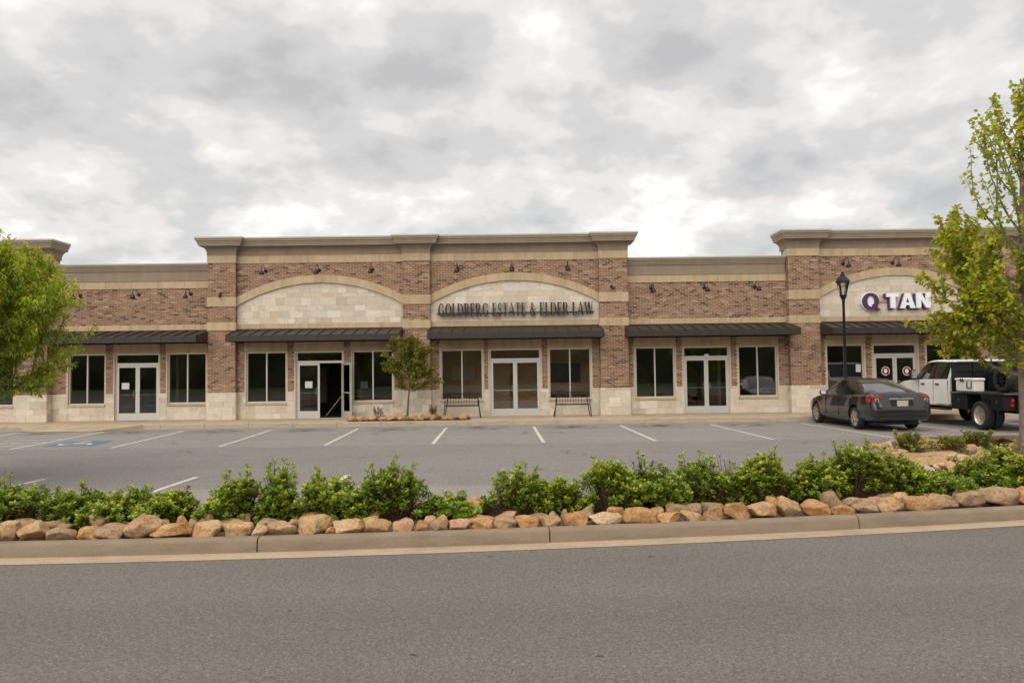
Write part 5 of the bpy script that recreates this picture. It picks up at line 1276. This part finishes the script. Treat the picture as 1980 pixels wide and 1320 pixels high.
# ------------------------------------------------------------------ rocks
bm = bmesh.new(); bmesh.ops.create_icosphere(bm, subdivisions=4, radius=1); ICO = [v.co.copy() for v in bm.verts]; ICOF = [tuple(v.index for v in f.verts) for f in bm.faces]; bm.free()
bm = bmesh.new(); bmesh.ops.create_icosphere(bm, subdivisions=3, radius=1); ICO3 = [v.co.copy() for v in bm.verts]; ICOF3 = [tuple(v.index for v in f.verts) for f in bm.faces]; bm.free()
RCOL = {'tan': (.435, .275, .135), 'orange-brown': (.44, .235, .095), 'grey-brown': (.335, .22, .13), 'pinkish': (.43, .255, .145), 'pale': (.53, .38, .22)}
def rock(x, y, z0, sx, sy, sz, seed, label, group, colname, fine=True, yaw=0, tilt=0):
    R = random.Random(seed); pts = ICO if fine else ICO3; off = Vector((seed * 3.17 % 50, seed * 1.73 % 50, seed * 2.31 % 50)); V = []
    cuts = [(rv(R), R.uniform(.52, .84)) for _ in range(R.randint(8, 13))]
    for p in pts:
        q = p.copy(); mx_ = max(abs(q.x), abs(q.y), abs(q.z)); q = q.lerp(q / mx_ * .86, .38)           # blocky start
        for n, d in cuts:                                        # worn flat facets
            t = q.dot(n) - d
            if t > 0: q -= n * (t * .95)
        q *= 1 + .13 * noise.noise(p * 1.3 + off) + .06 * noise.noise(p * 3.1 + off) + .025 * noise.noise(p * 8 + off) + .012 * noise.noise(p * 19 + off)
        V.append(q)
    lo = [min(v[i] for v in V) for i in range(3)]; hi = [max(v[i] for v in V) for i in range(3)]
    V = [Vector(((v.x - (lo[0] + hi[0]) / 2) / (hi[0] - lo[0]) * sx, (v.y - (lo[1] + hi[1]) / 2) / (hi[1] - lo[1]) * sy, (v.z - lo[2]) / (hi[2] - lo[2]) * sz)) for v in V]
    me = bpy.data.meshes.new('rock'); me.from_pydata([tuple(v) for v in V], [], ICOF if fine else ICOF3); me.materials.append(MAT['rock']); me.polygons.foreach_set('use_smooth', [True] * len(me.polygons))
    o = bpy.data.objects.new('rock', me); COL.objects.link(o); o.location = (x, y, z0); o.rotation_euler = (0, tilt, yaw); c = RCOL[colname]; k = R.uniform(.85, 1.12); o.color = (c[0] * k, c[1] * k, c[2] * k, 1)
    tag(o, label, 'rock', group); return o
FRONT = [(-45, -2, 1010, 'tan'), (0, 37, 1007, 'tan'), (40, 93, 1006, 'tan'), (95, 150, 1018, 'grey-brown'), (149, 197, 1017, 'orange-brown'), (191, 244, 1015, 'grey-brown'), (246, 311, 995, 'pinkish'), (296, 368, 1012, 'orange-brown'), (368, 427, 1007, 'tan'), (429, 487, 1009, 'tan'), (488, 520, 1013, 'pale'), (517, 575, 1008, 'tan'), (577, 640, 996, 'tan'), (628, 650, 1018, 'orange-brown'), (646, 705, 1002, 'tan'), (707, 757, 1000, 'tan'), (759, 799, 1005, 'pinkish'), (801, 829, 1004, 'orange-brown'), (832, 866, 994, 'tan'), (867, 911, 1003, 'pinkish'), (913, 955, 1004, 'orange-brown'), (955, 997, 997, 'tan'), (998, 1043, 995, 'orange-brown'), (1044, 1086, 996, 'tan'), (1087, 1135, 987, 'orange-brown'), (1136, 1204, 990, 'pale'), (1203, 1272, 981, 'orange-brown'), (1272, 1318, 990, 'orange-brown'), (1314, 1362, 987, 'tan'), (1360, 1401, 978, 'orange-brown'), (1400, 1449, 969, 'orange-brown'), (1449, 1503, 968, 'tan'), (1502, 1549, 955, 'tan'), (1548, 1602, 967, 'orange-brown'), (1602, 1649, 974, 'orange-brown'), (1648, 1699, 970, 'grey-brown'), (1697, 1746, 961, 'tan'), (1744, 1801, 957, 'orange-brown'), (1800, 1854, 956, 'grey-brown'), (1845, 1903, 947, 'grey-brown'), (1900, 1976, 941, 'grey-brown'), (1970, 2040, 936, 'orange-brown')]
rnd = random.Random(77); nvis = 0
for i, (x0, x1, yt, cn) in enumerate(FRONT):
    xc = (x0 + x1) / 2; Yd = 8.0
    sx = (x1 - x0) / FPX * 8.1; syd = max(.16, min(.34, sx * rnd.uniform(.75, 1.1)))
    for _ in range(6): X = (xc - CX) / FPX * Yd; Yd = YK(X) + .125 + syd / 2
    X = P(xc, 1010, Yd).x; top = P(xc, yt, Yd - syd * .15).z; sx = (x1 - x0) / FPX * Yd * 1.04
    shp = 'wide flat' if sx > 1.7 * (top - .1) else ('tall' if sx < 1.15 * (top - .1) else 'rounded')
    lb = 'rock mostly outside the left edge, in the kerb row' if i == 0 else '%s %s rock, %s from the left in the front row along the kerb' % (shp, cn, ordinal(i))
    rock(X, Yd, .10, sx, syd, (top - .095) * .95, 300 + i, lb, 'front row of rocks along the kerb', cn, True, rnd.uniform(-.12, .12), rnd.uniform(-.10, .10))
# second row, partly under the shrubs: (x0, x1, top)
SEC = [(-40, 10, 990), (20, 70, 1000), (70, 118, 1001), (112, 140, 1006), (166, 208, 986), (216, 252, 1003), (300, 330, 1000), (340, 361, 989), (362, 384, 997), (383, 418, 982), (424, 470, 1000), (500, 540, 999), (556, 578, 1000), (634, 652, 998), (654, 690, 1000), (700, 735, 994), (770, 800, 996), (822, 842, 994), (895, 960, 993), (960, 1000, 988), (1016, 1058, 990), (1060, 1080, 985), (1086, 1100, 980), (1118, 1150, 976), (1174, 1204, 974), (1256, 1282, 975), (1286, 1330, 967), (1318, 1355, 968), (1355, 1398, 966), (1485, 1508, 951), (1585, 1624, 939), (1628, 1660, 955), (1655, 1704, 960), (1680, 1705, 956), (1705, 1735, 953), (1728, 1756, 946), (1794, 1826, 950), (1850, 1868, 938), (1868, 1908, 942), (1960, 2000, 933)]
names_ = list(RCOL)
for i, (x0, x1, yt) in enumerate(SEC):
    xc = (x0 + x1) / 2; Yd = 8.4
    for _ in range(6): X = (xc - CX) / FPX * Yd; Yd = YK(X) + .185 + .46
    X = P(xc, 1000, Yd).x; top = P(xc, yt, Yd - .05).z; sx = (x1 - x0) / FPX * Yd * 1.15; cn = rnd.choice(('grey-brown', 'tan', 'orange-brown', 'grey-brown', 'pinkish'))
    rock(X, Yd, .10, sx, max(.15, min(.32, sx)), max(.09, (top - .095) * .80), 400 + i, '%s rock, %s from the left in the second row under the shrubs' % (cn, ordinal(i + 1)), 'second row of rocks under the shrubs', cn, False, rnd.uniform(-.4, .4), rnd.uniform(-.2, .2))
# bare gap near the centre, back strip and the tree island
GAP = [(815, 850, 975, 992), (845, 882, 967, 990), (872, 902, 972, 992), (900, 925, 985, 1000), (855, 880, 958, 975), (890, 930, 966, 984), (910, 960, 968, 990), (925, 952, 960, 974), (1548, 1572, 940, 955), (1515, 1550, 935, 955), (1552, 1590, 930, 950)]
for i, (x0, x1, yt, yb) in enumerate(sorted(GAP)):
    g = G((x0 + x1) / 2, yb, .12); sx = (x1 - x0) / FPX * g.y * 1.1; top = P((x0 + x1) / 2, yt, g.y + .05).z; cn = rnd.choice(('orange-brown', 'tan', 'pale', 'pinkish'))
    rock(g.x, g.y, .10, sx, sx * .8, max(.08, top - .10), 500 + i, '%s rock, %s from the left among those lying in the gaps between shrubs' % (cn, ordinal(i + 1)), 'rocks in the gaps between shrubs', cn, False, rnd.uniform(-1, 1), rnd.uniform(-.15, .15))
ISL = [(1673, 1702, 857, 866, 'orange-brown'), (1698, 1722, 856, 867, 'pinkish'), (1715, 1735, 866, 876, 'orange-brown'), (1735, 1800, 874, 892, 'tan'), (1760, 1842, 880, 900, 'tan'), (1780, 1845, 872, 886, 'grey-brown'), (1832, 1880, 877, 892, 'pale'), (1795, 1822, 864, 876, 'pinkish'), (1805, 1835, 893, 906, 'pale'), (1830, 1856, 890, 906, 'tan'), (1860, 1886, 884, 900, 'pale'), (1872, 1890, 858, 872, 'tan'), (1886, 1912, 878, 896, 'tan'), (1905, 1930, 872, 890, 'pinkish'), (1930, 1950, 862, 876, 'pale'), (1950, 1972, 855, 868, 'orange-brown'), (1735, 1760, 868, 876, 'tan'), (1915, 1945, 892, 912, 'pale'), (1850, 1876, 905, 920, 'tan'), (1700, 1730, 878, 892, 'tan'), (1722, 1748, 890, 902, 'pinkish'), (1950, 1975, 885, 905, 'tan'), (1885, 1915, 908, 924, 'orange-brown')]
for i, (x0, x1, yt, yb, cn) in enumerate(sorted(ISL)):
    g = G((x0 + x1) / 2, yb, .12); sx = (x1 - x0) / FPX * g.y * 1.08; top = P((x0 + x1) / 2, yt, g.y + sx * .25).z
    rock(g.x, g.y + sx * .2, .095, sx, sx * .75, max(.10, min(.34, top - .095)), 600 + i, '%s%s rock, %s from the left of those on the tree island' % ('broad ' if sx > .55 else '', cn, ordinal(i + 1)), 'rocks on the tree island', cn, False, rnd.uniform(-.5, .5), rnd.uniform(-.1, .1))
# filler rocks in the depth of the bed (mostly hidden)
k = 0
for i, X in enumerate(sorted(rnd.uniform(-6.2, 6.4) for _ in range(58))):
    off = rnd.uniform(.85, 1.7); Y_ = YK(X) + off
    if Y_ > 9.95 + .06 * X - .28: continue
    s = rnd.uniform(.16, .34); cn = rnd.choice(names_); k += 1
    rock(X, Y_, .10, s, s * rnd.uniform(.7, 1), s * rnd.uniform(.4, .65), 700 + i, '%s rock deep in the bed, %s from the left of those among the stems' % (cn, ordinal(k)), 'rocks among the shrub stems', cn, False, rnd.uniform(-1.5, 1.5), 0)
# loose stones covering the tree island
k = 0
isl = sorted((rnd.uniform(6.9, 11.6), rnd.uniform(11.6, 17.9)) for _ in range(150))
for X, Y_ in isl:
    if X < 6.75 + max(0, (Y_ - 13)) * .33 + .25 or abs(X - 10.28) < .2 and abs(Y_ - 15) < .25: continue
    k += 1; s = rnd.uniform(.14, .40); cn = rnd.choice(('tan', 'pale', 'tan', 'pinkish', 'orange-brown'))
    if k <= 60: rock(X, Y_, .10, s, s * rnd.uniform(.6, 1), s * rnd.uniform(.3, .5), 1000 + k, 'small %s stone, %s from the left of the loose island stones' % (cn, ordinal(k)), 'loose stones on the tree island', cn, False, rnd.uniform(-1.5, 1.5), 0)
# planter in the sidewalk
PL = struct(MB().box(P(678, 815, 26.2).x, P(900, 815, 26.2).x, KY + .20, 26.75, .14, .156).build('planter_bed', MAT['soil'], None))
pr = sorted([(rnd.uniform(676, 902), rnd.uniform(25.93, 26.15) if q % 3 else rnd.uniform(26.15, 26.65)) for q in range(60)])
for i, (x, Y_) in enumerate(pr):
    X = P(x, 815, Y_).x
    if abs(X - pt.x) < .12 and abs(Y_ - 26.25) < .12: continue
    s = rnd.uniform(.20, .40); cn = rnd.choice(('orange-brown', 'orange-brown', 'pinkish', 'tan', 'grey-brown'))
    rock(X, Y_, .152, s, s * rnd.uniform(.6, .9), s * rnd.uniform(.38, .6), 800 + i, '%s rock, %s from the left in the sidewalk planter' % (cn, ordinal(i + 1)), 'rocks in the sidewalk planter', cn, False, rnd.uniform(-1, 1), rnd.uniform(-.1, .1))

# ------------------------------------------------------------------ the wood across the street, seen only in the panes
R = random.Random(2); m = MB(); nx = 90
rows = [(-48, 0.0), (-48.5, 3.0), (-50, 6.0), (-53, 8.5), (-58, 10.5)]
for j, (yy, zz) in enumerate(rows):
    for i in range(nx): m.v.append((-110 + 220 * i / (nx - 1), yy + R.uniform(-1.2, 1.2), max(0, zz + (R.uniform(-1.3, 1.8) if zz else -.02))))
for j in range(len(rows) - 1):
    for i in range(nx - 1): m.f.append((j * nx + i, j * nx + i + 1, j * nx + nx + i + 1, j * nx + nx + i)); m.m.append(0)
tag(m.build('far_wood', simple('wood_foliage', (.08, .09, .035), .95, var=.5, scale=.6, world=True)), 'dark wooded bank across the street behind the viewer', 'wood', None, 'stuff')

# small fallen twigs on the street
for i, (x, y) in enumerate(((948, 1075), (800, 1266), (1258, 1075), (1160, 1268), (560, 1180))):
    g = G(x, y, .006); R = random.Random(i); a = R.uniform(-.5, .5); l = R.uniform(.015, .03)
    m = MB(); m.tube([(g.x - l * math.cos(a), g.y - l * math.sin(a), .006), (g.x, g.y + .006, .010), (g.x + l * math.cos(a), g.y + l * math.sin(a), .006)], [.003, .004, .002], 5)
    tag(m.build('fallen_twig', MAT['twig']), 'tiny dark twig on the street, %s from the left' % ordinal(1 + sorted((560, 800, 948, 1160, 1258)).index(x)), 'twig', 'twigs lying on the street')
